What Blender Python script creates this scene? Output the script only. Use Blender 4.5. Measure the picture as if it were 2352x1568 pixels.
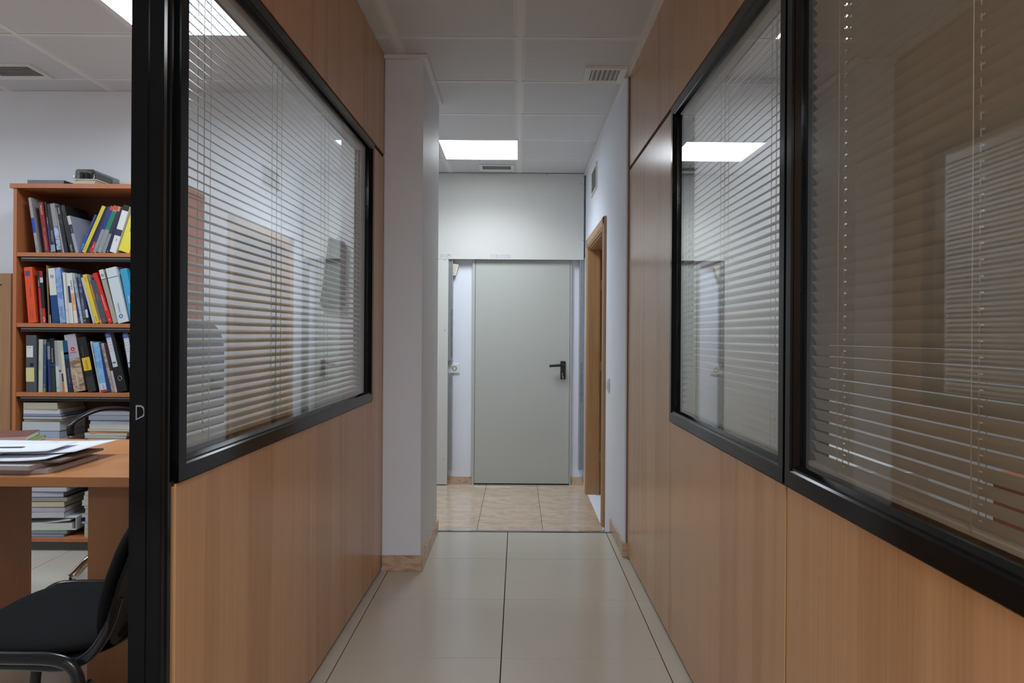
import bpy, bmesh, math, random
from mathutils import Vector, Matrix, Euler
random.seed(4)
for _o in list(bpy.data.objects): bpy.data.objects.remove(_o)
SC = bpy.context.scene
COL = SC.collection
PI = math.pi
# ------------------------------------------------------------------ camera
F, VX, VY, EYE, ROLL = 1670.0, 1190.0, 770.0, 1.2, math.radians(0.37)
cam_d = bpy.data.cameras.new('camera'); cam = bpy.data.objects.new('camera', cam_d); COL.objects.link(cam)
cam_d.sensor_width = 36.0; cam_d.lens = F / 2352 * 36
cam_d.shift_x = -(VX - 1176) / 2352; cam_d.shift_y = -(784 - VY) / 2352
cam_d.clip_start = 0.05; cam_d.clip_end = 60
cam.matrix_world = Matrix.Translation((0, 0, EYE)) @ Euler((PI/2, 0, 0)).to_matrix().to_4x4() @ Matrix.Rotation(ROLL, 4, 'Z')
SC.camera = cam
# ------------------------------------------------------------------ world, exposure
w = bpy.data.worlds.new('world'); SC.world = w; w.use_nodes = True
w.node_tree.nodes['Background'].inputs[0].default_value = (0.75, 0.85, 1, 1)
w.node_tree.nodes['Background'].inputs[1].default_value = 0.02
SC.view_settings.view_transform = 'Standard'; SC.view_settings.look = 'None'
SC.view_settings.exposure = 0.0; SC.view_settings.gamma = 1.0; SC.view_settings.use_curve_mapping = False
LAMP_COL = (0.86, 0.93, 1.0)
# watts of each lamp and the half-cone its prismatic diffuser sends the light into (degrees of spread)
LAMP_W = {'hall': (15.0, 132, LAMP_COL), 'office': (20.0, 165, (0.80, 0.90, 1.0)), 'right': (9.0, 165, LAMP_COL), 'back': (31.0, 176, (0.86, 0.93, 1.0))}
GLOW = 8.0                                # radiance of the diffusers themselves
try:
    SC.cycles.transparent_max_bounces = 24; SC.cycles.max_bounces = 12; SC.cycles.diffuse_bounces = 5; SC.cycles.glossy_bounces = 6
except Exception: pass

def unp(px, py, d):
    """photo pixel at depth d -> X, Z"""
    a, b = px - VX, VY - py
    u = a * math.cos(ROLL) - b * math.sin(ROLL); v = a * math.sin(ROLL) + b * math.cos(ROLL)
    return u * d / F, EYE + v * d / F

# ------------------------------------------------------------------ materials
def s2l(c):
    return tuple((x/12.92 if x <= 0.04045 else ((x+0.055)/1.055)**2.4) for x in c)
def rgb(r, g, b): return s2l((r/255, g/255, b/255)) + (1,)
def newmat(name):
    m = bpy.data.materials.new(name); m.use_nodes = True
    return m, m.node_tree.nodes, m.node_tree.links, m.node_tree.nodes['Principled BSDF']
def plain(name, col, rough=0.5, metal=0.0, bump=0.0, bscale=200, var=0.0, vscale=6, spec=0.5, coat=0.0):
    m, N, L, p = newmat(name)
    p.inputs['Base Color'].default_value = col; p.inputs['Roughness'].default_value = rough; p.inputs['Metallic'].default_value = metal
    p.inputs['Specular IOR Level'].default_value = spec; p.inputs['Coat Weight'].default_value = coat
    tc = N.new('ShaderNodeTexCoord')
    nz = N.new('ShaderNodeTexNoise'); nz.inputs['Scale'].default_value = vscale; nz.inputs['Detail'].default_value = 4
    L.new(tc.outputs['Object'], nz.inputs['Vector'])
    mx = N.new('ShaderNodeMix'); mx.data_type = 'RGBA'
    v = max(var, 0.02)
    mx.inputs['A'].default_value = tuple(c*(1-v) for c in col[:3]) + (1,); mx.inputs['B'].default_value = tuple(min(1, c*(1+v)) for c in col[:3]) + (1,)
    L.new(nz.outputs['Fac'], mx.inputs['Factor']); L.new(mx.outputs['Result'], p.inputs['Base Color'])
    if bump > 0:
        n2 = N.new('ShaderNodeTexNoise'); n2.inputs['Scale'].default_value = bscale; n2.inputs['Detail'].default_value = 3
        L.new(tc.outputs['Object'], n2.inputs['Vector'])
        b = N.new('ShaderNodeBump'); b.inputs['Strength'].default_value = bump; b.inputs['Distance'].default_value = 0.002
        L.new(n2.outputs['Fac'], b.inputs['Height']); L.new(b.outputs['Normal'], p.inputs['Normal'])
    return m
def wood(name, ca, cb, sc=(7, 7, 0.5), rough=0.32, ring=0.5, horiz=False):
    m, N, L, p = newmat(name)
    tc = N.new('ShaderNodeTexCoord'); mp = N.new('ShaderNodeMapping'); mp.inputs['Scale'].default_value = sc
    L.new(tc.outputs['Object'], mp.inputs['Vector'])
    n1 = N.new('ShaderNodeTexNoise'); n1.inputs['Scale'].default_value = 1.0; n1.inputs['Detail'].default_value = 2; n1.inputs['Distortion'].default_value = 0.6
    L.new(mp.outputs['Vector'], n1.inputs['Vector'])
    # cathedral rings
    mu = N.new('ShaderNodeMath'); mu.operation = 'MULTIPLY'; mu.inputs[1].default_value = 13; L.new(n1.outputs['Fac'], mu.inputs[0])
    sn = N.new('ShaderNodeMath'); sn.operation = 'SINE'; L.new(mu.outputs[0], sn.inputs[0])
    pw = N.new('ShaderNodeMapRange'); pw.inputs[1].default_value = 0.2; pw.inputs[2].default_value = 1.0; pw.inputs[3].default_value = 0; pw.inputs[4].default_value = ring
    L.new(sn.outputs[0], pw.inputs[0])
    # fine pores
    mp2 = N.new('ShaderNodeMapping'); mp2.inputs['Scale'].default_value = tuple(s*22 if s > 2 else s*9 for s in sc)
    L.new(tc.outputs['Object'], mp2.inputs['Vector'])
    n2 = N.new('ShaderNodeTexNoise'); n2.inputs['Scale'].default_value = 1.0; n2.inputs['Detail'].default_value = 5; L.new(mp2.outputs['Vector'], n2.inputs['Vector'])
    ad = N.new('ShaderNodeMath'); ad.operation = 'MULTIPLY_ADD'; ad.inputs[1].default_value = 0.8; L.new(n2.outputs['Fac'], ad.inputs[0]); L.new(pw.outputs[0], ad.inputs[2])
    cl = N.new('ShaderNodeMapRange'); cl.inputs[1].default_value = 0.15; cl.inputs[2].default_value = 1.0; L.new(ad.outputs[0], cl.inputs[0])
    mx = N.new('ShaderNodeMix'); mx.data_type = 'RGBA'; mx.inputs['A'].default_value = ca; mx.inputs['B'].default_value = cb
    L.new(cl.outputs[0], mx.inputs['Factor']); L.new(mx.outputs['Result'], p.inputs['Base Color'])
    p.inputs['Roughness'].default_value = rough; p.inputs['Specular IOR Level'].default_value = 0.6
    return m
def marble(name, ca, cb, rough=0.12, scale=9):
    m, N, L, p = newmat(name)
    tc = N.new('ShaderNodeTexCoord'); mp = N.new('ShaderNodeMapping'); mp.inputs['Scale'].default_value = (0.6, 2.0, 1.5)
    L.new(tc.outputs['Object'], mp.inputs['Vector'])
    n = N.new('ShaderNodeTexNoise'); n.inputs['Scale'].default_value = scale; n.inputs['Detail'].default_value = 8; n.inputs['Distortion'].default_value = 1.2; n.inputs['Roughness'].default_value = 0.65
    L.new(mp.outputs['Vector'], n.inputs['Vector'])
    cr = N.new('ShaderNodeValToRGB'); cr.color_ramp.elements[0].position = 0.36; cr.color_ramp.elements[0].color = cb
    cr.color_ramp.elements[1].position = 0.56; cr.color_ramp.elements[1].color = ca
    L.new(n.outputs['Fac'], cr.inputs['Fac']); L.new(cr.outputs['Color'], p.inputs['Base Color'])
    p.inputs['Roughness'].default_value = rough
    return m
def glassmat(name, tint=(0.93, 0.96, 0.95), boost=1.0):
    m = bpy.data.materials.new(name); m.use_nodes = True; N, L = m.node_tree.nodes, m.node_tree.links
    N.clear(); out = N.new('ShaderNodeOutputMaterial')
    g = N.new('ShaderNodeNewGeometry'); dt = N.new('ShaderNodeVectorMath'); dt.operation = 'DOT_PRODUCT'
    L.new(g.outputs['Normal'], dt.inputs[0]); L.new(g.outputs['Incoming'], dt.inputs[1])
    ab = N.new('ShaderNodeMath'); ab.operation = 'ABSOLUTE'; L.new(dt.outputs['Value'], ab.inputs[0])
    om = N.new('ShaderNodeMath'); om.operation = 'SUBTRACT'; om.inputs[0].default_value = 1; L.new(ab.outputs[0], om.inputs[1])
    pw = N.new('ShaderNodeMath'); pw.operation = 'POWER'; pw.inputs[1].default_value = 5; L.new(om.outputs[0], pw.inputs[0])
    ma = N.new('ShaderNodeMath'); ma.operation = 'MULTIPLY_ADD'; ma.inputs[1].default_value = 0.95*boost; ma.inputs[2].default_value = 0.045*boost; L.new(pw.outputs[0], ma.inputs[0])
    ma.use_clamp = True
    t = N.new('ShaderNodeBsdfTransparent'); t.inputs[0].default_value = tint + (1,)
    gl = N.new('ShaderNodeBsdfGlossy'); gl.inputs['Roughness'].default_value = 0.0; gl.inputs[0].default_value = (0.95, 0.97, 0.97, 1)
    ms = N.new('ShaderNodeMixShader'); L.new(ma.outputs[0], ms.inputs[0]); L.new(t.outputs[0], ms.inputs[1]); L.new(gl.outputs[0], ms.inputs[2])
    L.new(ms.outputs[0], out.inputs[0])
    return m
def emis(name, strength, col=LAMP_COL):
    m = bpy.data.materials.new(name); m.use_nodes = True; N, L = m.node_tree.nodes, m.node_tree.links
    N.clear(); out = N.new('ShaderNodeOutputMaterial'); e = N.new('ShaderNodeEmission'); e.inputs[0].default_value = col + (1,); e.inputs[1].default_value = strength
    L.new(e.outputs[0], out.inputs[0]); return m
def ceil_mat():
    m, N, L, p = newmat('perforated_ceiling_metal')
    tc = N.new('ShaderNodeTexCoord'); sp = N.new('ShaderNodeSeparateXYZ'); L.new(tc.outputs['Object'], sp.inputs[0])
    def sat(o, freq):
        a = N.new('ShaderNodeMath'); a.operation = 'MULTIPLY'; a.inputs[1].default_value = freq; L.new(sp.outputs[o], a.inputs[0])
        s = N.new('ShaderNodeMath'); s.operation = 'SINE'; L.new(a.outputs[0], s.inputs[0])
        h = N.new('ShaderNodeMath'); h.operation = 'MULTIPLY_ADD'; h.inputs[1].default_value = 0.5; h.inputs[2].default_value = 0.5; L.new(s.outputs[0], h.inputs[0]); return h
    a, b = sat(0, 2*PI/0.0065), sat(1, 2*PI/0.0065)
    mu = N.new('ShaderNodeMath'); mu.operation = 'MULTIPLY'; L.new(a.outputs[0], mu.inputs[0]); L.new(b.outputs[0], mu.inputs[1])
    th = N.new('ShaderNodeMapRange'); th.inputs[1].default_value = 0.42; th.inputs[2].default_value = 0.6; L.new(mu.outputs[0], th.inputs[0])
    def mask(o):
        ab = N.new('ShaderNodeMath'); ab.operation = 'ABSOLUTE'; L.new(sp.outputs[o], ab.inputs[0])
        lt = N.new('ShaderNodeMath'); lt.operation = 'LESS_THAN'; lt.inputs[1].default_value = 0.272; L.new(ab.outputs[0], lt.inputs[0]); return lt
    m1, m2 = mask(0), mask(1)
    k = N.new('ShaderNodeMath'); k.operation = 'MULTIPLY'; L.new(m1.outputs[0], k.inputs[0]); L.new(m2.outputs[0], k.inputs[1])
    k2 = N.new('ShaderNodeMath'); k2.operation = 'MULTIPLY'; L.new(k.outputs[0], k2.inputs[0]); L.new(th.outputs[0], k2.inputs[1])
    mx = N.new('ShaderNodeMix'); mx.data_type = 'RGBA'; mx.inputs['A'].default_value = (0.71, 0.715, 0.73, 1); mx.inputs['B'].default_value = (0.3, 0.29, 0.28, 1)
    L.new(k2.outputs[0], mx.inputs['Factor']); L.new(mx.outputs['Result'], p.inputs['Base Color']); p.inputs['Roughness'].default_value = 0.55
    return m

M = {}
M['white_wall'] = plain('textured_white_paint', (0.77, 0.81, 0.89, 1), 0.75, bump=0.5, bscale=90, var=0.03)
M['white_gloss'] = plain('satin_white_paint', (0.67, 0.68, 0.69, 1), 0.5, bump=1.0, bscale=70, var=0.03)
M['smooth_wall'] = plain('smooth_white_paint', (0.76, 0.78, 0.82, 1), 0.8, bump=0.1, bscale=60, var=0.02)
M['board'] = plain('plasterboard_paper', (0.63, 0.63, 0.60, 1), 0.85, var=0.03, vscale=3)
M['steel'] = plain('galvanised_steel', (0.36, 0.385, 0.395, 1), 0.42, metal=0.6, var=0.12, vscale=30)
M['wood'] = wood('light_oak_laminate', rgb(204, 156, 110), rgb(172, 124, 80), (6, 6, 0.22), 0.22, 0.34)
M['woodB'] = wood('oak_laminate_plain', rgb(198, 155, 114), rgb(176, 132, 92), (4, 4, 0.3), 0.25, 0.15)
M['groove'] = plain('shadow_groove', (0.02, 0.012, 0.008, 1), 0.8)
M['black'] = plain('black_lacquered_aluminium', (0.005, 0.0055, 0.006, 1), 0.12, var=0.1, spec=0.2)
M['blackm'] = plain('black_rubber_gasket', (0.006, 0.006, 0.006, 1), 0.6)
M['brownal'] = plain('bronze_trim', (0.2, 0.15, 0.12, 1), 0.5)
M['glass'] = glassmat('window_glass', (0.92, 0.925, 0.92), boost=1.25)
M['slat'] = plain('cream_slat_lacquer', (0.50, 0.45, 0.36, 1), 0.3, var=0.03, spec=0.6)
M['cord'] = plain('cream_cord', (0.62, 0.55, 0.42, 1), 0.8)
M['tile'] = plain('cream_porcelain', (0.56, 0.52, 0.44, 1), 0.17, var=0.04, vscale=3)
M['grout'] = plain('dark_grout', (0.03, 0.028, 0.025, 1), 0.9)
M['marble'] = marble('beige_marble_tile', rgb(206, 188, 168), rgb(186, 160, 136), 0.14, 9)
M['skirt'] = marble('beige_marble_skirting', rgb(205, 180, 155), rgb(160, 122, 98), 0.3, 16)
M['ceil'] = ceil_mat()
M['rail'] = plain('white_ceiling_rail', (0.78, 0.77, 0.75, 1), 0.5)
M['ventw'] = plain('white_vent_metal', (0.74, 0.74, 0.72, 1), 0.45)
M['ventd'] = plain('vent_inside', (0.12, 0.12, 0.115, 1), 0.8)
M['ventb'] = plain('vent_backing', (0.3, 0.3, 0.29, 1), 0.8)
M['shell'] = plain('matt_black_shell', (0.012, 0.012, 0.013, 1), 0.6, spec=0.2)
M['firedoor'] = plain('grey_green_door_paint', (0.47, 0.49, 0.455, 1), 0.42, bump=0.12, bscale=350, var=0.03, vscale=2)
M['oakdoor'] = wood('varnished_oak_door', rgb(182, 142, 98), rgb(156, 114, 72), (14, 14, 0.7), 0.35, 0.3)
M['beech'] = wood('beech_laminate', rgb(182, 114, 70), rgb(160, 96, 56), (3, 3, 0.5), 0.42, 0.1)
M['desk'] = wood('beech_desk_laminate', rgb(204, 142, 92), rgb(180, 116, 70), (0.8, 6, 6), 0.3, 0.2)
M['backpanel'] = plain('shade_painted_back_panel', rgb(96, 56, 34), 0.7, var=0.05)  # shade behind the books is painted into this brown
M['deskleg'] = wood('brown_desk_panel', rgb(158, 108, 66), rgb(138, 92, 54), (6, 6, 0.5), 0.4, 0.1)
M['plastic_w'] = plain('white_plastic', (0.75, 0.75, 0.74, 1), 0.3)
M['plastic_b'] = plain('beige_plastic', (0.62, 0.55, 0.42, 1), 0.45)
M['plastic_k'] = plain('black_plastic', (0.012, 0.012, 0.013, 1), 0.32)
M['fabric'] = plain('black_upholstery', (0.009, 0.010, 0.0115, 1), 0.95, bump=0.7, bscale=900, var=0.2, vscale=200, spec=0.15)
M['tubek'] = plain('black_enamel_tube', (0.012, 0.013, 0.016, 1), 0.25)
M['chrome'] = plain('chrome', (0.7, 0.7, 0.72, 1), 0.08, metal=1.0)
M['brass'] = plain('brass_hinge', (0.6, 0.48, 0.25, 1), 0.3, metal=0.9)
M['paper'] = plain('book_pages', (0.62, 0.61, 0.58, 1), 0.9, bump=0.3, bscale=500, var=0.05, vscale=120)
M['sheet'] = plain('white_paper', (0.74, 0.76, 0.82, 1), 0.7)
M['garment'] = plain('dark_garment', (0.035, 0.035, 0.035, 1), 0.95)
M['smoke'] = glassmat('smoked_clear_plastic', (0.55, 0.55, 0.52), 1.5)
_cm = {}
def cmat(c, rough=0.4):
    """printed cover colour, given as sRGB 0-255"""
    k = (tuple(c), rough)
    if k not in _cm and len(c) == 6:
        _cm[k] = marble('picture_print_%d' % len(_cm), rgb(*c[:3]), rgb(*c[3:]), rough, 22)
    if k not in _cm:
        _cm[k] = plain('print_%02x%02x%02x' % tuple(int(x) for x in c), rgb(*c), rough, var=0.04, vscale=20)
    return _cm[k]

# ------------------------------------------------------------------ mesh helpers
def box(bm, x0, x1, y0, y1, z0, z1, bev=0.0):
    r = bmesh.ops.create_cube(bm, size=1.0)
    vs = r['verts']
    for v in vs:
        v.co = Vector((x0 + (v.co.x + .5)*(x1-x0), y0 + (v.co.y + .5)*(y1-y0), z0 + (v.co.z + .5)*(z1-z0)))
    if bev > 0:
        es = list({e for v in vs for e in v.link_edges})
        bmesh.ops.bevel(bm, geom=es, offset=bev, segments=1, affect='EDGES', profile=0.5)
    return vs
def cyl(bm, p0, p1, r0, r1=None, n=16, caps=True):
    p0, p1 = Vector(p0), Vector(p1); r1 = r0 if r1 is None else r1
    q = (p1-p0).to_track_quat('Z', 'Y').to_matrix()
    A = [bm.verts.new(p0 + q @ Vector((r0*math.cos(2*PI*i/n), r0*math.sin(2*PI*i/n), 0))) for i in range(n)]
    B = [bm.verts.new(p1 + q @ Vector((r1*math.cos(2*PI*i/n), r1*math.sin(2*PI*i/n), 0))) for i in range(n)]
    for i in range(n):
        f = bm.faces.new((A[i], A[(i+1) % n], B[(i+1) % n], B[i])); f.smooth = True
    if caps:
        bm.faces.new(A[::-1]); bm.faces.new(B)
def smooth_path(pts, n=6):
    pts = [Vector(p) for p in pts]; out = []
    P = [pts[0]*2-pts[1]] + pts + [pts[-1]*2-pts[-2]]
    for i in range(1, len(P)-2):
        for k in range(n):
            t = k/n
            out.append(0.5*((2*P[i]) + (-P[i-1]+P[i+1])*t + (2*P[i-1]-5*P[i]+4*P[i+1]-P[i+2])*t*t + (-P[i-1]+3*P[i]-3*P[i+1]+P[i+2])*t**3))
    out.append(pts[-1]); return out
def tube(bm, pts, r, n=12, sx=1.0, sy=1.0, smooth=5, up=(0, 0, 1)):
    P = smooth_path(pts, smooth) if smooth else [Vector(p) for p in pts]
    rings = []
    for i, p in enumerate(P):
        t = (P[min(i+1, len(P)-1)] - P[max(i-1, 0)]).normalized()
        upv = Vector(up)
        if abs(t.dot(upv)) > 0.95: upv = Vector((1, 0.3, 0.1))
        a = t.cross(upv).normalized(); b = a.cross(t).normalized()
        if rings and False: pass
        rings.append([p + a*math.cos(2*PI*k/n)*r*sx + b*math.sin(2*PI*k/n)*r*sy for k in range(n)])
    V = []
    prev = None
    for R in rings:
        if prev is not None:   # align start vertex to avoid twisting
            best = min(range(n), key=lambda s: sum((R[(k+s) % n]-prev[k]).length for k in range(0, n, 3)))
            R = R[best:] + R[:best]
        prev = R; V.append([bm.verts.new(c) for c in R])
    for i in range(len(V)-1):
        for k in range(n):
            f = bm.faces.new((V[i][k], V[i][(k+1) % n], V[i+1][(k+1) % n], V[i+1][k])); f.smooth = True
    bm.faces.new(V[0][::-1]); bm.faces.new(V[-1])
def prism(bm, poly, ax, a0, a1):
    """poly: 2D outline; ax: axis of extrusion"""
    def co(p, a):
        return {'X': (a, p[0], p[1]), 'Y': (p[0], a, p[1]), 'Z': (p[0], p[1], a)}[ax]
    A = [bm.verts.new(co(p, a0)) for p in poly]; B = [bm.verts.new(co(p, a1)) for p in poly]
    n = len(poly)
    for i in range(n): bm.faces.new((A[i], A[(i+1) % n], B[(i+1) % n], B[i]))
    bm.faces.new(A[::-1]); bm.faces.new(B)
def obj(name, bm, mat, parent=None, loc=None):
    bmesh.ops.recalc_face_normals(bm, faces=bm.faces)
    me = bpy.data.meshes.new(name); bm.to_mesh(me); bm.free()
    for m in (mat if isinstance(mat, (list, tuple)) else [mat]): me.materials.append(m)
    o = bpy.data.objects.new(name, me); COL.objects.link(o)
    if parent: o.parent = parent
    if loc: o.location = loc
    return o
def share(name, me, parent, loc, rot=None):
    o = bpy.data.objects.new(name, me); COL.objects.link(o); o.parent = parent; o.location = loc
    if rot: o.rotation_euler = rot
    return o
def bx(name, dims, mat, parent=None, bev=0.0, loc=None):
    bm = bmesh.new(); box(bm, *dims, bev=bev); return obj(name, bm, mat, parent, loc)
def tag(o, label=None, cat=None, group=None, kind=None):
    if label: o['label'] = label
    if cat: o['category'] = cat
    if group: o['group'] = group
    if kind: o['kind'] = kind
    return o
def empty(name, loc=(0, 0, 0), rot=(0, 0, 0)):
    o = bpy.data.objects.new(name, None); COL.objects.link(o); o.location = loc; o.rotation_euler = rot; o.empty_display_size = 0.05
    return o
def thing(name, label, cat, loc=(0, 0, 0), rot=(0, 0, 0), group=None):
    return tag(empty(name, loc, rot), label, cat, group)
def struct(name, label=None):
    return tag(empty(name), label, None, None, 'structure')
def bev_mod(o, wd=0.002, seg=2):
    m = o.modifiers.new('bevel', 'BEVEL'); m.width = wd; m.segments = seg; m.limit_method = 'ANGLE'; return o
def text_mesh(s, size, ext=0.0001, align='LEFT', sx=1.0):
    cu = bpy.data.curves.new('lettering', 'FONT'); cu.body = s; cu.size = size; cu.extrude = ext; cu.align_x = align; cu.align_y = 'CENTER'; cu.resolution_u = 2
    o = bpy.data.objects.new('lettering', cu); me = bpy.data.meshes.new_from_object(o)
    bpy.data.objects.remove(o); bpy.data.curves.remove(cu)
    me.transform(Matrix.Scale(sx, 4, (1, 0, 0)))
    return me
def text(s, size, mat, parent, mtx, align='LEFT', sx=1.0, name='lettering'):
    me = text_mesh(s, size, align=align, sx=sx); me.materials.clear(); me.materials.append(mat)
    o = bpy.data.objects.new(name, me); COL.objects.link(o); o.parent = parent; o.matrix_local = mtx
    return o
def mtx(xa, ya, loc):
    xa, ya = Vector(xa), Vector(ya); za = xa.cross(ya)
    m = Matrix((xa, ya, za)).transposed().to_4x4(); m.translation = Vector(loc); return m

# ================================================================== SETTING
CZ, FZ, MZ = 2.62, 0.0, -0.115          # ceiling, office floor, lower marble floor
XL, XR = -0.685, 0.605                  # corridor faces of the two partitions
# ---- floor
fl = struct('floor')
bx('floor_base', (-4.45, 4.3, -2.6, 4.455, -0.30, -0.012), M['grout'], fl)
bm = bmesh.new(); box(bm, -0.298, 0.298, -0.2988, 0.2988, -0.012, 0.0, bev=0.0008)
t0 = obj('floor_tile', bm, M['tile'], fl, (-0.355, 3.61, 0)); tme = t0.data
xs = [-0.355 + 0.6*i for i in range(-6, 7)]; ys = [3.605 - 0.6*j for j in range(0, 10)]
t0.location = (xs[0], ys[0], 0)
for i, x in enumerate(xs):
    for j, y in enumerate(ys):
        if i or j: share('floor_tile', tme, fl, (x, y, random.uniform(-.0003, 0)))
bm = bmesh.new(); box(bm, -0.298, 0.298, 3.9065, 4.44, -0.012, 0.0, bev=0.0008)
b0 = obj('floor_tile', bm, M['tile'], fl, (xs[0], 0, 0))
for x in xs[1:]: share('floor_tile', b0.data, fl, (x, 0, 0))
bx('threshold_strip', (-0.49, 0.585, 4.437, 4.462, -0.004, 0.005), M['chrome'], fl, bev=0.002)
bx('threshold_joint', (-0.49, 0.585, 4.431, 4.437, -0.004, 0.002), M['blackm'], fl)
bx('marble_base', (-1.6, 1.9, 4.455, 6.9, -0.30, MZ-0.012), M['grout'], fl)
bx('step_riser', (-1.6, 0.585, 4.455, 4.462, MZ, -0.006), M['skirt'], fl)
bm = bmesh.new(); box(bm, -0.2212, 0.2212, -0.2212, 0.2212, -0.012, 0.0, bev=0.0008)
m0 = None
for i in range(-3, 4):
    for j in range(0, 5):
        x = 0.175 - 0.2225 + 0.445*i; y = 4.974 - 0.2225 + 0.4615*j*0.965
        if m0 is None: m0 = obj('marble_tile', bm, M['marble'], fl, (x, y, MZ))
        else: share('marble_tile', m0.data, fl, (x, y, MZ))

# ---- ceiling
ce = struct('ceiling')
bx('ceiling_slab', (-4.45, 4.3, -2.6, 6.9, CZ+0.05, CZ+0.1), M['smooth_wall'], ce)
GY = [3.47 + 0.602*k for k in range(-10, 6)]
GX = [0.6*i for i in range(-7, 8)]
lamps = {(-1, 13): ('hall', 'square ceiling light panel at the far end of the corridor'),
         (-3, 9): ('office', 'square ceiling light panel over the left office behind the black post'),
         (-6, 8): ('office', 'square ceiling light panel above the left office, out toward its left wall'),
         (2, 9): ('right', 'square ceiling light panel over the right hand office'),
         (4, 4): ('right', 'square ceiling light panel over the rear of the right hand office'),
         (-1, 1): ('back', 'square ceiling light panel well behind the photographer'),
         (0, 3): ('back', 'square ceiling light panel just behind the photographer')}
bm = bmesh.new(); box(bm, -0.287, 0.287, -0.289, 0.289, 0, 0.012, bev=0.002)
c0 = None
for i in range(-7, 7):
    for j in range(0, 15):
        if (i, j) in lamps: continue
        if i >= 1 and j > 12: continue
        if i < -2 and j > 11: continue
        x = (i+.5)*0.6; y = GY[j] + 0.301
        if c0 is None: c0 = obj('ceiling_tile', bm, M['ceil'], ce, (x, y, CZ)); c0m = c0.data
        else: share('ceiling_tile', c0m, ce, (x, y, CZ + random.uniform(0, .0015)))
bm = bmesh.new(); box(bm, -0.0125, 0.0125, -2.6, 6.4, -0.0025, 0.012); box(bm, -0.0185, 0.0185, -2.6, 6.4, 0.001, 0.012)
r0 = obj('ceiling_rail', bm, M['rail'], ce, (GX[0], 0, CZ))
for x in GX[1:]:
    share('ceiling_rail', r0.data, ce, (x, 0, CZ))
bm = bmesh.new(); box(bm, -4.3, 4.2, -0.009, 0.009, -0.0012, 0.01)
r1 = obj('cross_rail', bm, M['rail'], ce, (0, GY[0], CZ))
for y in GY[1:]: share('cross_rail', r1.data, ce, (0, y, CZ))
# L-shaped edge angles round the pillar and along the hall wall
for nm, d in (('edge_angle', (-0.69, -0.4902, 3.678, 3.70, CZ-0.022, CZ-0.001)), ('edge_angle', (-0.49, -0.468, 3.678, 4.44, CZ-0.022, CZ-0.001)),
          ('edge_angle', (0.567, 0.586, 3.955, 6.36, CZ-0.020, CZ-0.001)),
              ('edge_angle', (XR-0.02, XR, -2.5, 3.955, CZ-0.008, CZ-0.0005))):
    bx(nm, d, M['rail'], ce)
EM = {k: emis('light_diffuser_' + k, GLOW, v[2]) for k, v in LAMP_W.items()}
for (i, j), (kind, lab) in lamps.items():
    x = (i+.5)*0.6; y = GY[j] + 0.301
    t = thing('ceiling_light', lab, 'ceiling light', (x, y, CZ))
    bm = bmesh.new()
    for d in ((-0.298, 0.298, -0.298, -0.286), (-0.298, 0.298, 0.286, 0.298), (-0.298, -0.286, -0.286, 0.286), (0.286, 0.298, -0.286, 0.286)):
        box(bm, *d, -0.004, 0.02)
    obj('frame', bm, M['rail'], t)
    bx('diffuser', (-0.286, 0.286, -0.286, 0.286, -0.003, 0.01), EM[kind], t)
    ld = bpy.data.lights.new('lamp', 'AREA'); ld.shape = 'SQUARE'; ld.size = 0.56; ld.energy, sp_, ld.color = LAMP_W[kind]; ld.spread = math.radians(sp_)
    lo = bpy.data.objects.new('lamp', ld); COL.objects.link(lo); lo.parent = t; lo.location = (0, 0, -0.0045)

def vent(label, loc, rot, wx, wy, n, along='Y', fr=0.03, grp='ceiling air grilles'):
    t = thing('air_vent', label, 'vent', loc, rot, grp)
    bm = bmesh.new()
    # sloped frame, local -Z faces the room
    o = [(-wx/2, -wy/2), (wx/2, -wy/2), (wx/2, wy/2), (-wx/2, wy/2)]; q = [(-wx/2+fr, -wy/2+fr), (wx/2-fr, -wy/2+fr), (wx/2-fr, wy/2-fr), (-wx/2+fr, wy/2-fr)]
    A = [bm.verts.new((a, b, 0)) for a, b in o]; B = [bm.verts.new((a*.985, b*.985, -0.014)) for a, b in o]
    C = [bm.verts.new((a, b, -0.008)) for a, b in q]; D = [bm.verts.new((a, b, 0)) for a, b in q]
    for k in range(4):
        l = (k+1) % 4
        bm.faces.new((A[k], A[l], B[l], B[k])); bm.faces.new((B[k], B[l], C[l], C[k])); bm.faces.new((C[k], C[l], D[l], D[k])); bm.faces.new((D[k], D[l], A[l], A[k]))
    obj('frame', bm, M['ventw'], t)
    bx('backing', (-wx/2+fr, wx/2-fr, -wy/2+fr, wy/2-fr, -0.0015, 0.0), M['ventb'], t)
    L = (wy if along == 'Y' else wx)/2 - fr; W = (wx if along == 'Y' else wy)/2 - fr
    bm = bmesh.new(); prism(bm, [(-0.008, -0.010), (-0.0055, -0.010), (0.007, -0.0015), (0.0045, -0.0015)], 'Y', -L, L)
    me = None
    for k in range(n):
        c = -W + 2*W*(k+.5)/n
        r = None if along == 'Y' else (0, 0, PI/2)
        p = (c, 0, 0) if along == 'Y' else (0, c, 0)
        if me is None:
            b = obj('blade', bm, M['ventw'], t, p); me = b.data
            if r: b.rotation_euler = r
        else: share('blade', me, t, p, r)
    return t
vent('square white air grille near the wood partition, in the corridor ceiling', (0.458, 3.945, CZ), (0, 0, 0), 0.225, 0.235, 6, fr=0.036)
vent('narrow white air grille in the corridor ceiling beyond the light panel', (-0.19, 6.14, CZ), (0, 0, 0), 0.30, 0.19, 5, 'X')
vent('white air grille in the left office ceiling above the bookcase', (-2.74, 3.945, CZ), (0, 0, 0), 0.30, 0.21, 7, 'X')
vent('white air grille high on the right corridor wall above the wooden door', (0.585, 5.62, 2.405), (0, PI/2, 0), 0.20, 0.40, 7, 'X', 0.022, 'wall air grilles')

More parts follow.
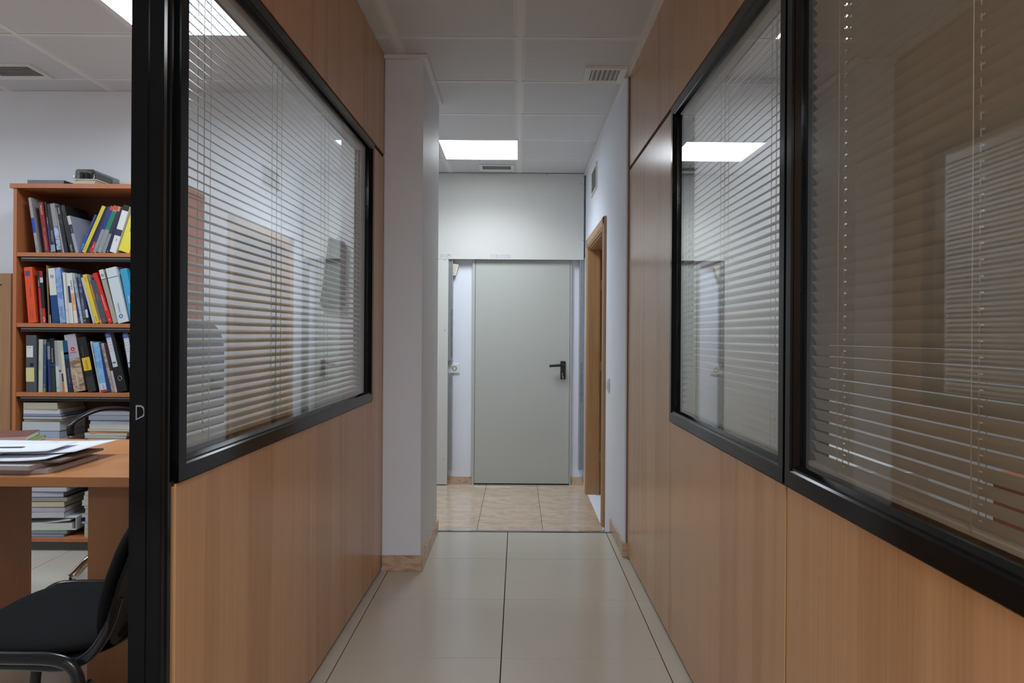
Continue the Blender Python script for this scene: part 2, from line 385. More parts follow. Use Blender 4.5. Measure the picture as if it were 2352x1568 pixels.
# ---- left partition
wl = struct('wall_left')
XLb = XL - 0.07
def lpanel(nm, y0, y1, z0, z1, mat, xf=XL):
    g = 0.0022
    return bx(nm, (xf-0.016, xf, y0+g, y1-g, z0+g, z1-g), mat, wl, bev=0.0008)
for (y0, y1, z0, z1) in ((1.527, 2.472, 0.012, 0.885), (2.472, 3.44, 0.012, 0.885), (3.44, 3.712, 0.012, 2.095),
                         (0.6, 1.50, 2.112, CZ), (1.50, 2.51, 2.112, CZ), (2.51, 3.478, 2.112, CZ), (3.478, 3.712, 2.112, CZ),
                         (-0.6, 0.6, 0.012, 2.095), (-0.6, 0.6, 2.112, CZ)):
    lpanel('wood_panel', y0, y1, z0, z1, M['wood'])
    bx('wood_panel', (XLb, XLb+0.016, y0+.0015, y1-.0015, z0, z1), M['woodB'], wl)
for d in ((1.527, 3.712, 0.0, 0.880), (3.44, 3.712, 0.880, 2.1), (0.6, 3.712, 2.097, CZ), (-0.6, 0.6, 0, CZ)):
    bx('partition_core', (XLb+0.017, XL-0.017, d[0], d[1], d[2], d[3]), M['groove'], wl)
bx('partition_end', (XL-0.07, XL, -0.6, -0.59, 0, CZ), M['black'], wl)

# black aluminium door jamb at the end of the partition
tr = struct('trim_1', 'tall black aluminium door jamb ending the left glazed partition')
JY = 1.49
bm = bmesh.new(); prism(bm, [(XLb-0.008, JY), (XLb+0.024, JY), (XLb+0.024, JY-0.003), (XLb+0.028, JY-0.003), (XLb+0.028, JY), (XL-0.012, JY), (XL-0.006, JY+0.003), (XL-0.003, JY+0.010), (XL-0.003, JY+0.024), (XL-0.012, JY+0.026), (XL-0.012, JY+0.034), (XLb-0.008, JY+0.034)], 'Z', 0, CZ)
obj('jamb_profile', bm, M['black'], tr)
bm = bmesh.new(); box(bm, XL-0.016, XL-0.011, JY-0.0025, JY+0.001, 0, CZ, bev=0.0008); obj('jamb_rib', bm, M['black'], tr)
X1, Z1 = unp(322, 947, JY); X1 += 0.033
bm = bmesh.new()
# D-shaped keeper with a raised lip
pts = [(-0.009, 0.015), (0.002, 0.015), (0.0075, 0.011), (0.0095, 0.004), (0.0095, -0.003), (0.0075, -0.008), (-0.009, -0.016)]
prism(bm, [(X1+a, Z1+b) for a, b in pts], 'Y', JY-0.0012, JY)
ob = obj('strike_plate', bm, M['chrome'], tr)
prb = bmesh.new(); prism(prb, [(X1+a*.72, Z1+b*.78) for a, b in pts], 'Y', JY-0.0016, JY-0.0008); obj('strike_hole', prb, M['black'], tr)

def window(name, xf, side, y0, y1, z0, z1, fw=0.042, stile=0.05, label=None):
    """side +1: partition body on +X side of face xf (right), -1: on the left.  frame, gasket, pane"""
    wn = struct(name, label)
    s = side
    def rng(a, b): return (min(a, b), max(a, b))
    # frame: profile with outer lip and a sloping inner bead
    xo = xf - s*0.007; xi = xf + s*0.014
    for (a, b, c, d, hor) in ((y0, y1, z0, z0+fw, 'b'), (y0, y1, z1-fw*0.85, z1, 't'), (y0, y0+stile, z0, z1, 'l'), (y1-stile*0.9, y1, z0, z1, 'r')):
        bm = bmesh.new()
        if hor in 'bt':
            h = d - c
            zi, zo = (d, c) if hor == 'b' else (c, d)
            k = 1 if hor == 'b' else -1
            prof = [(xf + s*0.02, zo), (xo, zo), (xo, zi - k*h*0.30), (xo + s*0.004, zi - k*h*0.22), (xo + s*0.004, zi - k*h*0.12), (xi - s*0.004, zi), (xf + s*0.02, zi)]
            prism(bm, prof, 'Y', a, b)
        else:
            h = b - a
            yi, yo = (b, a) if hor == 'l' else (a, b)
            k = 1 if hor == 'l' else -1
            prof = [(xf + s*0.02, yo), (xo + s*.0002, yo), (xo + s*.0002, yi - k*h*0.34), (xo + s*0.005, yi - k*h*0.28), (xo + s*0.005, yi - k*h*0.16), (xi - s*0.004, yi), (xf + s*0.02, yi)]
            prism(bm, prof, 'Z', c, d)
        obj({'b': 'frame_sill', 't': 'frame_head', 'l': 'frame_stile', 'r': 'frame_stile'}[hor], bm, M['black'], wn)
    a, b = rng(xf + s*0.012, xf + s*0.016)
    bx('pane', (a, b, y0+stile*.6, y1-stile*.6, z0+fw*.6, z1-fw*.5), M['glass'], wn)
    # room-side frame
    for (c0, c1, e0, e1) in ((y0, y1, z0, z0+fw), (y0, y1, z1-fw*.85, z1), (y0, y0+stile*.9, z0, z1), (y1-stile*.9, y1, z0, z1)):
        a, b = rng(xf + s*0.052, xf + s*0.076)
        bx('room_side_frame', (a, b, c0, c1, e0, e1), M['black'], wn)
    bm = bmesh.new()
    a, b = rng(xf + s*0.018, xf + s*0.054)
    for (c0, c1, e0, e1) in ((y0, y1, z0, z0+fw*.55), (y0, y1, z1-fw*.45, z1), (y0, y0+stile*.5, z0, z1), (y1-stile*.5, y1, z0, z1)):
        box(bm, a, b, c0, c1, e0, e1)
    obj('inner_channel', bm, M['blackm'], wn)
    return wn
WN1 = window('window_1', XL, -1, 1.527, 3.437, 0.887, 2.097, 0.047, 0.052)
# dark shadow gap under / above the frame
bx('shadow_gap', (XL-0.012, XL-0.004, 1.527, 3.44, 0.879, 0.890), M['groove'], wl)
bx('shadow_gap', (XL-0.014, XL-0.006, 0.6, 3.71, 2.092, 2.112), M['groove'], wl)

# ---- right partition
wr = struct('wall_right')
XRb = XR + 0.076
def rpanel(y0, y1, z0, z1):
    bx('wood_panel', (XR, XR+0.016, y0+.0022, y1-.0022, z0+.0015, z1-.0015), M['wood'], wr, bev=0.0008)
    bx('wood_panel', (XRb-0.016, XRb, y0+.0015, y1-.0015, z0, z1), M['woodB'], wr)
for a in ((0.32, 1.652, 0.012, 0.862), (1.658, 2.885, 0.012, 0.862), (2.885, 3.955, 0.012, 2.098),
          (0.32, 1.652, 2.116, CZ), (1.658, 2.87, 2.116, CZ), (2.87, 3.955, 2.116, CZ), (-0.95, 0.32, 0.012, 2.098), (-0.95, 0.32, 2.116, CZ), (-2.2, -0.95, 0.012, 2.098), (-2.2, -0.95, 2.116, CZ)):
    rpanel(*a)
for d in ((0.32, 2.9, 0.0, 0.858), (2.885, 3.955, 0.0, 2.1), (-2.2, 3.955, 2.1, CZ), (-2.2, 0.3, 0, 2.1)):
    bx('partition_core', (XR+0.017, XRb-0.017, d[0], d[1], d[2], d[3]), M['groove'], wr)
bx('end_strip', (XR-0.006, XRb, 3.955, 3.963, 0, CZ), M['brownal'], wr)
bx('shadow_gap', (XR+0.006, XR+0.014, 0.3, 3.955, 2.094, 2.118), M['groove'], wr)
bx('shadow_gap', (XR+0.004, XR+0.012, 0.3, 2.885, 0.857, 0.868), M['groove'], wr)
WN2 = window('window_2', XR, 1, 1.662, 2.872, 0.866, 2.100, 0.05, 0.045)
WN3 = window('window_3', XR, 1, 0.32, 1.648, 0.866, 2.100, 0.05, 0.045)
bx('mullion', (XR+0.002, XRb-0.001, 1.648, 1.662, 0.86, 2.105), M['blackm'], wr)

# ---- venetian blinds
def slat_mesh(name, L, holes, w=0.0258, camber=0.0022):
    bm = bmesh.new(); ys = [0.0]
    for h in sorted(holes): ys += [h-0.006, h+0.006]
    ys += [L]
    if len(ys) % 2: ys.append(L)
    us = [-.5, -.22, -.055, .055, .22, .5]
    def pt(u, y, t): return (u*w, y, camber*(1-4*u*u) - t)
    for t in (0.0, 0.0003):
        V = [[bm.verts.new(pt(u, y, t)) for u in us] for y in ys]
        for i in range(len(ys)-1):
            for k in range(len(us)-1):
                if k == 2 and i % 2 == 1 and i < len(ys)-2: continue
                f = bm.faces.new((V[i][k], V[i][k+1], V[i+1][k+1], V[i+1][k])); f.smooth = True
    me = bpy.data.meshes.new(name)
    bm.to_mesh(me); bm.free(); me.materials.append(M['slat'])
    return me
def blind(label, xc, y0, y1, zb, zt, ladders, tilt, pitch=0.0213, room=-1, wand=None):
    """tilt: rotation about Y of each slat; room = sign of X toward the office"""
    t = thing('venetian_blind', label, 'blind', (xc, y0, zb), group='venetian blinds of the glazed partitions')
    L = y1-y0; hs = [l-y0 for l in ladders]
    me = slat_mesh('slat', L, hs)
    n = int((zt-zb-0.02)/pitch)
    for k in range(n):
        share('slat', me, t, (random.uniform(-.0004, .0004), 0, 0.016 + k*pitch), (0, tilt(k, n) + random.uniform(-.015, .015), random.uniform(-.0006, .0006)))
    bm = bmesh.new(); box(bm, -0.012, 0.012, 0, L, -0.006, 0.005, bev=0.002); obj('bottom_rail', bm, M['slat'], t)
    bm = bmesh.new(); box(bm, -0.013, 0.013, 0, L, zt-zb-0.004, zt-zb+0.02, bev=0.001); obj('head_rail', bm, M['slat'], t)
    for h in hs:
        for (dx, dy, r) in ((-0.0134, -0.004, 0.0009), (0.0134, 0.004, 0.0009), (0.0, 0.0, 0.0011)):
            bm = bmesh.new(); cyl(bm, (dx, h+dy, 0), (dx, h+dy, zt-zb), r, n=6); obj('ladder_cord', bm, M['cord'], t)
    return t
# left: nearly open, office edge higher
B1_ = blind('open cream slatted blind behind the left partition window', XL-0.034, 1.585, 3.30, 0.948, 2.04, [1.727, 2.225, 2.747, 3.27], lambda k, n: math.radians(27 + 13*(k/n)**1.5), 0.0219)
B2_ = blind('half closed cream slatted blind in the narrow right window by the wood panel', XR+0.037, 1.71, 2.80, 0.925, 2.035, [1.835, 2.285, 2.715], lambda k, n: -math.radians(42), 0.0228)
B3_ = blind('closed cream slatted blind in the nearest right window', XR+0.037, 0.375, 1.597, 0.925, 2.035, [0.50, 1.03, 1.455], lambda k, n: math.radians(61), 0.0231)

# the partitions run slightly out of parallel with the corridor axis
def skew(objs, px, b, dx):
    m = Matrix.Translation((px+dx, 2.5, 0)) @ Matrix.Rotation(-math.atan(b), 4, 'Z') @ Matrix.Translation((-px, -2.5, 0))
    for o in objs:
        bl = Matrix.Translation(o.location)
        o.matrix_world = m @ bl
skew([wl, tr, WN1, B1_], XL, 0.014, -0.019)
skew([wr, WN2, WN3, B3_, B2_], XR, -0.006, 0.003)

# ---- pillar, walls
wp = struct('wall_pillar')
bx('plaster', (-0.76, -0.49, 3.705, 4.43, MZ, CZ), M['white_gloss'], wp)
bx('plaster_face', (-0.683, -0.4905, 3.700, 3.706, 0, CZ-.003), M['white_wall'], wp)
wb = struct('wall_office_back')
bx('plaster', (-4.4, -0.76, 4.28, 4.38, 0, CZ), M['smooth_wall'], wb)
for nm, d in (('wall_office_left', (-4.4, -4.3, -2.5, 4.28, 0, CZ)), ('wall_rear', (-4.4, 4.2, -2.55, -2.45, 0, CZ)), ('wall_right_office_side', (4.1, 4.2, -2.5, 4.0, 0, CZ)),
              ('wall_right_office_back', (XRb, 4.2, 4.0, 4.1, 0, CZ)), ('wall_hall_left', (-1.5, -1.4, 4.38, 6.9, MZ, CZ))):
    tag(bx(nm, d, M['smooth_wall']), kind='structure')
wc = struct('wall_corridor_right')
DY0, DY1, DZT, DZB = 4.92, 6.03, 1.925, -0.075
bx('plaster', (0.585, 0.70, 3.963, DY0, MZ, CZ), M['white_wall'], wc)
bx('plaster', (0.585, 0.70, DY0, DY1, DZT, CZ), M['white_wall'], wc)
bx('plaster', (0.585, 0.70, DY1, 6.9, MZ, CZ), M['white_wall'], wc)
bx('plaster', (0.585, 0.70, DY0-.02, DY1, MZ, MZ+0.001), M['white_wall'], wc)
# room behind the wooden door
tag(bx('wall_store', (1.8, 1.85, 4.1, 6.9, MZ, CZ), M['smooth_wall']), kind='structure')
tag(bx('ceiling_store', (0.7, 1.85, 4.1, 6.9, CZ, CZ+0.04), M['smooth_wall']), kind='structure')
# far wall: rough wall behind, plasterboard lining in front
wf = struct('wall_back')
bx('rough_plaster', (-1.5, 1.85, 6.43, 6.55, MZ, CZ), M['white_wall'], wf)
xh, _ = unp(1341, 500, 6.36)
zh = unp(1180, 595.5, 6.36)[1]
bx('plasterboard_header', (-1.4, xh, 6.36, 6.373, zh, CZ-0.004), M['board'], wf)
xs0 = unp(1028, 900, 6.36)[0]
bx('plasterboard_strip', (-1.4, xs0, 6.36, 6.373, MZ+0.008, zh-0.002), M['board'], wf)
def stud(x0, x1, z0, z1):
    bm = bmesh.new()
    n = [(x0, 6.43), (x0, 6.376), (x0+.25*(x1-x0), 6.376), (x0+.3*(x1-x0), 6.381), (x0+.4*(x1-x0), 6.381), (x0+.45*(x1-x0), 6.376), (x0+.6*(x1-x0), 6.376), (x0+.65*(x1-x0), 6.381), (x0+.72*(x1-x0), 6.381), (x0+.77*(x1-x0), 6.376), (x1, 6.376), (x1, 6.43)]
    prism(bm, n, 'Z', z0, z1); return obj('metal_stud', bm, M['steel'], wf)
zA = unp(1033, 828, 6.376)[1]; zB = unp(1033, 856, 6.376)[1]; zC = unp(1033, 1077, 6.376)[1]
xs1 = unp(1040, 700, 6.376)[0]
stud(xs0-0.002, xs1, zA, zh+0.02); stud(xs0-0.002, xs1, zC, zB)
xr0 = unp(1331, 700, 6.376)[0]; xr1 = unp(1340, 700, 6.376)[0]
stud(xr0, 0.584, unp(1333, 1078, 6.376)[1], zh+0.02)
INK = cmat((70, 76, 92)); BLUE = cmat((96, 110, 165))
xm = (xs0+xs1)/2
text('VERIFICADO PLACO 0.6 M48 PERFIL METALICO 3000 NF', 0.019, INK, wf, mtx((0, 0, 1), (-1, 0, 0), (xm+0.012, 6.3755, zA+0.03)), sx=0.9)
text('PERFIL METALICO 48 MONTANTE 0.6 NF 3000', 0.017, INK, wf, mtx((0, 0, 1), (-1, 0, 0), (xr0+0.022, 6.3755, 0.62)), sx=1.0)
for x, s in ((-0.69, 'PLACA  13  BA  NF'), (-0.25, '12 15   5  placas  1 Placa  pl  EN 520'), (0.1, '-    -    -')):
    for dz in (0.030, 0.046):
        text(s, 0.012, BLUE, wf, mtx((1, 0, 0), (0, 0, 1), (x, 6.3597, zh+dz-.012)))
for x, y in ((1022, 597), (1022, 758), (1019, 1055), (1031, 585), (1340, 552), (1335, 422), (1256, 402)):
    X, Z = unp(x, y, 6.36); bm = bmesh.new(); cyl(bm, (X, 6.3590, Z), (X, 6.3605, Z), 0.004, n=8); obj('screw_head', bm, M['ventd'], wf)
# skirtings
def skirt(nm, segs):
    b = struct(nm)
    for (x0, x1, y0, y1, z0, h, face) in segs:
        bx('skirting_tile', (x0, x1, y0, y1, z0, z0+h), M['skirt'], b, bev=0.0015)
    return b
skirt('baseboard_left', ((-0.683, -0.478, 3.688, 3.700, 0, 0.078, 0), (-0.4905, -0.478, 3.7005, 4.00, 0, 0.078, 0), (-0.4905, -0.478, 4.002, 4.43, 0, 0.078, 0)))
skirt('baseboard_right', ((0.573, 0.6045, 3.9445, 3.9545, 0, 0.075, 0), (0.573, 0.585, 3.955, 4.50, 0, 0.075, 0)))
xa, xb = unp(1028, 1100, 6.42)[0], unp(1082, 1100, 6.42)[0]
xc_, xd = unp(1311, 1100, 6.42)[0], 0.584
skirt('baseboard_back', ((xa-0.05, xb, 6.418, 6.43, MZ, 0.068, 0), (xc_, xd, 6.418, 6.43, MZ, 0.068, 0)))
skirt('baseboard_office', ((-4.3, -0.77, 4.268, 4.28, 0, 0.07, 0), (-4.3, -4.288, -2.4, 4.268, 0, 0.07, 0)))

# ---- grey fire door
d1 = struct('door_1', 'grey green metal fire door with black lever handle')
x0 = unp(1083, 1000, 6.41)[0]; x1 = unp(1311, 1000, 6.41)[0]; lx0 = unp(1090, 1000, 6.405)[0]; lx1 = unp(1307, 1000, 6.405)[0]
dt = 1.93
bx('leaf', (lx0, lx1, 6.400, 6.428, MZ+0.012, dt), M['firedoor'], d1, bev=0.0015)
bx('door_frame', (x0, lx0-.003, 6.396, 6.43, MZ, dt+.06), M['firedoor'], d1, bev=0.0015)
bx('door_frame', (lx1+.003, x1, 6.402, 6.43, MZ, dt+.06), M['firedoor'], d1, bev=0.0015)
bx('door_frame', (lx0-.003, lx1+.003, 6.396, 6.43, dt+.003, dt+.06), M['firedoor'], d1, bev=0.0015)
bx('bottom_gap', (x0+.01, x1-.01, 6.412, 6.429, MZ, MZ+0.012), M['blackm'], d1)
hx, hz0 = unp(1293, 871, 6.39); _, hz1 = unp(1293, 829, 6.39)
hd = tag(empty('handle'), 'black lever handle on a long plate with key'); hd.parent = d1
bx('handle_plate', (hx-.0225, hx+.0225, 6.388, 6.3995, hz0, hz1), M['plastic_k'], hd, bev=0.004)
bm = bmesh.new(); hz = unp(1293, 838, 6.36)[1]; hxe = unp(1262, 840, 6.345)[0]
tube(bm, [(hx, 6.39, hz), (hx-.002, 6.36, hz), (hx-.012, 6.342, hz-.001), (hx-.06, 6.340, hz-.004), (hxe, 6.340, hz-.008)], 0.0115, n=12)
obj('lever', bm, M['plastic_k'], hd)
bm = bmesh.new(); kx, kz = hx-.002, hz0+.02
cyl(bm, (kx, 6.389, kz), (kx, 6.380, kz), 0.006, n=10); box(bm, kx-.0012, kx+.0012, 6.360, 6.380, kz-.012, kz+.008); tube(bm, [(kx, 6.365, kz+.02), (kx-.004, 6.364, kz+.036), (kx, 6.365, kz-.012), (kx+.002, 6.368, kz-.03)], 0.0012, n=6)
obj('key', bm, M['chrome'], hd)
# ---- wooden door on the right wall (open inward)
d2 = struct('door_2', 'varnished oak door casing with the leaf opened inward')
def casing(prof, a, b, ax, nm='casing'):
    bm = bmesh.new(); prism(bm, prof, ax, a, b); return obj(nm, bm, M['oakdoor'], d2)
CW = 0.075
# profile (offset toward corridor, across width outward from opening)
def cprof(base, sgn):
    return [(0.585, base), (0.585, base+sgn*CW), (0.566, base+sgn*CW), (0.566, base+sgn*0.028), (0.570, base+sgn*0.025), (0.564, base+sgn*0.021), (0.564, base+sgn*0.012), (0.569, base+sgn*0.009), (0.573, base)]
bm = bmesh.new(); prism(bm, cprof(DY0, -1), 'Z', DZB, DZT+CW); obj('casing', bm, M['oakdoor'], d2)
bm = bmesh.new(); prism(bm, cprof(DY1, 1), 'Z', MZ, DZT+CW); obj('casing', bm, M['oakdoor'], d2)
bm = bmesh.new(); prism(bm, cprof(DZT, 1), 'Y', DY0-CW*.999, DY1+CW*.999); obj('head_casing', bm, M['oakdoor'], d2)
bx('jamb_lining', (0.585, 0.72, DY1-0.012, DY1+.001, MZ, DZT), M['oakdoor'], d2)
bx('jamb_lining', (0.585, 0.72, DY0-.001, DY0+0.012, DZB, DZT), M['oakdoor'], d2)
bx('head_lining', (0.585, 0.72, DY0, DY1, DZT-0.012, DZT+.001), M['oakdoor'], d2)
bx('door_stop', (0.655, 0.675, DY1-0.028, DY1-0.012, MZ, DZT-.012), M['oakdoor'], d2)
lf = bx('leaf', (0.722, 0.757, 5.30, 6.012, MZ+0.01, DZT-0.02), M['oakdoor'], d2, bev=0.001); 
lf.data.transform(Matrix.Translation((0.73, 6.0, 0)) @ Matrix.Rotation(math.radians(62), 4, 'Z') @ Matrix.Translation((-0.73, -6.0, 0)))
for hz in (1.62, 0.95, 0.20):
    bm = bmesh.new(); cyl(bm, (0.70, 5.992, hz-.045), (0.70, 5.992, hz+.045), 0.007, n=10); box(bm, 0.678, 0.70, 6.0125, 6.0175, hz-.04, hz+.04); obj('hinge', bm, M['brass'], d2)

# ---- small fittings
X, Z = unp(1044, 846, 6.425)
s = thing('wall_socket', 'white double wall socket between the two metal studs beside the fire door', 'socket', (X, 6.43, Z))
bx('cover_plate', (-0.085, 0.045, -0.012, 0, -0.041, 0.041), M['plastic_w'], s, bev=0.003)
bm = bmesh.new(); box(bm, -0.032, 0.032, -0.0135, -0.011, -0.032, 0.032, bev=0.001); obj('socket_insert', bm, M['plastic_w'], s)
bm = bmesh.new(); cyl(bm, (0, -0.0136, 0), (0, -0.0142, 0), 0.021, n=24); obj('socket_well', bm, M['ventd'], s)
bm = bmesh.new(); cyl(bm, (0, -0.0142, 0), (0, -0.0148, 0), 0.0145, n=24); obj('socket_face', bm, M['plastic_w'], s)
bm = bmesh.new()
for dx in (-.0095, .0095): cyl(bm, (dx, -0.0148, 0), (dx, -0.0152, 0), 0.003, n=8)
obj('pin_hole', bm, M['blackm'], s)
bm = bmesh.new(); box(bm, -0.081, -0.038, -0.0135, -0.011, -0.030, 0.030, bev=0.001); obj('switch_rocker', bm, M['plastic_w'], s)
X, Z = unp(1399, 879, 4.70)
s = thing('light_switch', 'white light switch plate on the corridor wall by the wooden door casing', 'switch', (0.585, 4.70, Z))
s.location.y = F*0.585/(1399-VX); s.location.z = EYE + (VY-879-1.35)*s.location.y/F
bx('cover_plate', (-0.010, 0, -0.06, 0.06, -0.041, 0.041), M['plastic_w'], s, bev=0.003)
bx('rocker', (-0.013, -0.009, -0.05, -0.002, -0.028, 0.028), M['plastic_w'], s, bev=0.001); bx('rocker', (-0.013, -0.009, 0.002, 0.05, -0.028, 0.028), M['plastic_w'], s, bev=0.001)
X0, Z0 = unp(1039.5, 605, 6.40)
bm = bmesh.new(); prism(bm, [(X0-.01, Z0), (X0+.056, Z0-.010), (X0+.028, Z0-.108), (X0-.01, Z0-.105)], 'Y', 6.385, 6.43)
dt_ = thing('alarm_detector', 'small beige angular sensor box tucked behind the left metal stud', 'sensor', (0, 0, 0)); obj('housing', bm, M['plastic_b'], dt_)
bm = bmesh.new(); prism(bm, [(X0+.047, Z0-.012), (X0+.053, Z0-.0125), (X0+.0265, Z0-.105), (X0+.021, Z0-.104)], 'Y', 6.3835, 6.386); obj('lens', bm, M['plastic_w'], dt_)
for yy in (862, 990):
    pass
# low wood cupboard left of the bookcase
cb = thing('cupboard', 'low light oak cupboard front with mitred frame left of the bookcase', 'cupboard', (0, 0, 0))
xr_ = unp(22, 800, 4.20)[0]; zt_ = unp(10, 628, 4.20)[1]
bx('body', (xr_-0.75, xr_+.015, 4.21, 4.265, 0.0, zt_), M['oakdoor'], cb)
bm = bmesh.new()
prism(bm, [(xr_-0.75, zt_), (xr_+.015, zt_), (xr_-.035, zt_-.062), (xr_-0.70, zt_-.062)], 'Y', 4.185, 4.2095); obj('frame_rail', bm, M['oakdoor'], cb)
bm = bmesh.new(); prism(bm, [(xr_+.015, zt_), (xr_+.015, 0), (xr_-.035, 0), (xr_-.035, zt_-.062)], 'Y', 4.185, 4.2095); obj('frame_stile', bm, M['oakdoor'], cb)
bm = bmesh.new(); prism(bm, [(xr_-.75, zt_), (xr_-.75, 0), (xr_-.70, 0), (xr_-.70, zt_-.062)], 'Y', 4.185, 4.2095); obj('frame_stile', bm, M['oakdoor'], cb)
bx('door', (xr_-0.695, xr_-.042, 4.198, 4.2095, 0.02, zt_-.07), M['oakdoor'], cb)
# dark garment on the office back wall
gm = thing('hanging_garment', 'dark garment hanging on the left office wall, glimpsed through the open blind', 'garment', (-1.06, 4.28, 1.76))
bm = bmesh.new()
prof = [(-0.045, 0.0), (0.04, -0.02), (0.05, -0.04), (0.045, -0.40), (0.02, -0.415), (-0.085, -0.405), (-0.095, -0.38), (-0.065, -0.15), (-0.05, -0.01)]
prism(bm, prof, 'Y', -0.05, -0.012); g_ = obj('cloth', bm, M['garment'], gm); bev_mod(g_, 0.004, 3)
bm = bmesh.new(); tube(bm, [(0, -0.002, 0.03), (0, -0.03, 0.02), (0, -0.035, -0.01), (0, -0.03, -0.02)], 0.004, n=8); obj('hook', bm, M['chrome'], gm)

# ================================================================== BOOKCASE
BX0, BX1, BF, BB = -2.78, -1.85, 3.98, 4.262
bc = thing('bookcase', 'tall beech bookcase full of catalogues against the left office wall', 'bookcase', (BX0, BF, 0))
def bpart(nm, d, mat=None, bev=0.001):
    return bx(nm, (d[0]-BX0, d[1]-BX0, d[2]-BF, d[3]-BF, d[4], d[5]), mat or M['beech'], bc, bev=bev)
TOPZ = 2.013
bpart('side_panel', (BX0+.012, BX0+.031, BF, BB, 0, TOPZ-.026)); bpart('side_panel', (BX1-.019, BX1, BF, BB, 0, TOPZ-.026))
bpart('top_board', (BX0-.004, BX1+.006, BF-.008, BB, TOPZ-.025, TOPZ)); bpart('back_panel', (BX0+.03, BX1-.019, BB-.008, BB-.002, 0.06, TOPZ-.026), M['backpanel'])
SZ = [1.637, 1.250, 0.870, 0.480, 0.075]
for z in SZ:
    bpart('shelf', (BX0+.0315, BX1-.0195, BF+.002, BB-.009, z-.022, z))
    if z > 0.1: bpart('shelf_support', (BX0+.045, BX1-.025, BF+.014, BF+.030, z-.048, z-.0225), M['blackm'])
    if z > 0.1: bpart('shelf_rail', (BX0+.05, BX1-.03, BF+.012, BF+.020, z-.033, z-.027), M['steel'])
bpart('plinth', (BX0+.032, BX1-.02, BF+.03, BF+.048, 0, 0.05), M['ventd'])
bm = bmesh.new()
for z in (1.90, 1.45, 1.05, 0.66): 
    for y in (0.05, 0.2): cyl(bm, (0.031, y, z), (0.0325, y, z), 0.004, n=8)
obj('shelf_pin', bm, M['ventd'], bc)

BOOK_D = 4.005
def ring_mark(r, c, rad, col):
    bm = bmesh.new(); n = 20
    A = [bm.verts.new((c[0]+rad*math.cos(2*PI*i/n), -0.0007, c[1]+rad*math.sin(2*PI*i/n))) for i in range(n)]
    B = [bm.verts.new((c[0]+.55*rad*math.cos(2*PI*i/n), -0.0007, c[1]+.55*rad*math.sin(2*PI*i/n))) for i in range(n)]
    for i in range(n): bm.faces.new((A[i], A[(i+1) % n], B[(i+1) % n], B[i]))
    obj('ring_logo', bm, cmat(col), r)
def logo_a(r, o, t, sc):
    bm = bmesh.new(); c = (o+t*.55, (Y-540)*sc); cyl(bm, (c[0], -0.0003, c[1]), (c[0], -0.0009, c[1]), 0.011, n=24); obj('round_logo', bm, cmat((200, 40, 50)), r)
    text('a', 0.018, cmat(W_), r, mtx((1, 0, 0), (0, 0, 1), (c[0], -0.0012, c[1])), align='CENTER')
    text('anvimsa', 0.012, cmat((200, 40, 50)), r, mtx((1, 0, 0), (0, 0, 1), (c[0]-.002, -0.0012, c[1]-.0185)), align='CENTER', sx=.95)
class Crop:
    def __init__(s, ox, oy, k): s.ox, s.oy, s.k = ox, oy, k
    def __call__(s, x, y): return unp(s.ox + x/s.k, s.oy + y/s.k, BOOK_D)
C1, C2, C3 = Crop(0, 360, 6.032), Crop(0, 580, 7.587), Crop(0, 730, 7.587)
GRP = {1: 'catalogues on the top shelf of the bookcase', 2: 'catalogues on the second shelf of the bookcase', 3: 'binders and catalogues on the third shelf of the bookcase'}
last_x = {}
def book(shelf, crop, ybot, xb0, xb1, xt0, yt, bands, label, texts=(), kind='book', depth=0.21, cover=None, extra=None):
    """bands: [(y_from, y_to, rgb)] in crop px, first covers everything"""
    zs = SZ[shelf-1] + 0.0008
    bl = crop(xb0, ybot); br = crop(xb1, ybot); tl = crop(xt0, yt)
    dx = tl[0]-bl[0]; dz = tl[1]-bl[1]; th = math.atan2(dx, dz); h = math.hypot(dx, dz)
    t = (br[0]-bl[0])*math.cos(th)*0.95
    lean_r = th > 0
    px = br[0]-0.001 if lean_r else bl[0]
    r = thing(kind, label, 'binder' if kind in ('lever_arch_file', 'ring_binder') else 'book', (px, BOOK_D + random.uniform(-.003, .003), zs), (0, th, 0), GRP[shelf])
    o = -t if lean_r else 0.0
    base = bands[0][2] if cover is None else cover
    ct = min(0.0022, t*0.14)
    cm = cmat(base)
    bm = bmesh.new()
    box(bm, o, o+ct, 0, depth, 0, h); box(bm, o+t-ct, o+t, 0, depth, 0, h); box(bm, o+ct, o+t-ct, 0, 0.0016, 0, h)
    obj('cover', bm, cm, r)
    pk = 0.002 if kind == 'book' else 0.012
    bx('pages', (o+ct*1.02, o+t-ct*1.02, 0.0018, depth-0.004, 0.001+pk*.5, h-pk), M['paper'], r)
    sc = h/(ybot-yt)
    for (ya, yb, c) in bands:
        if ya is None: 
            if cover is None: continue
            ya, yb = yt, ybot
        za, zb = (ybot-yb)*sc, (ybot-ya)*sc
        bx('spine_band', (o+0.0002, o+t-0.0002, -0.0004, 0.0001, max(0.0003, za), min(h-.0003, zb)), cmat(c), r)
    for tx in texts:
        s, yc, size, c = tx[:4]; off = tx[4] if len(tx) > 4 else 0.5; ax = tx[5] if len(tx) > 5 else 1.0
        z = (ybot-yc)*sc
        text(s, size*t if size < 1 else size/1000, cmat(c), r, mtx((0, 0, 1), (-1, 0, 0), (o+t*off, -0.0006, z)), sx=ax)
    if extra: extra(r, o, t, h, sc)
    return r
W_, K_, NV, GY_ = (215, 215, 212), (24, 24, 28), (28, 34, 70), (120, 122, 126)
S = 'on the top shelf'
Y = 1325
def B1(*a, **k): return book(1, C1, Y, *a, **k)
B1(505, 546, 393, 565, [(None, None, (150, 150, 152)), (845, 1050, (20, 70, 170))], 'tall grey catalogue with a bright blue band, leftmost on the top shelf', [('TARIFAS', 1290, .5, (60, 80, 130))])
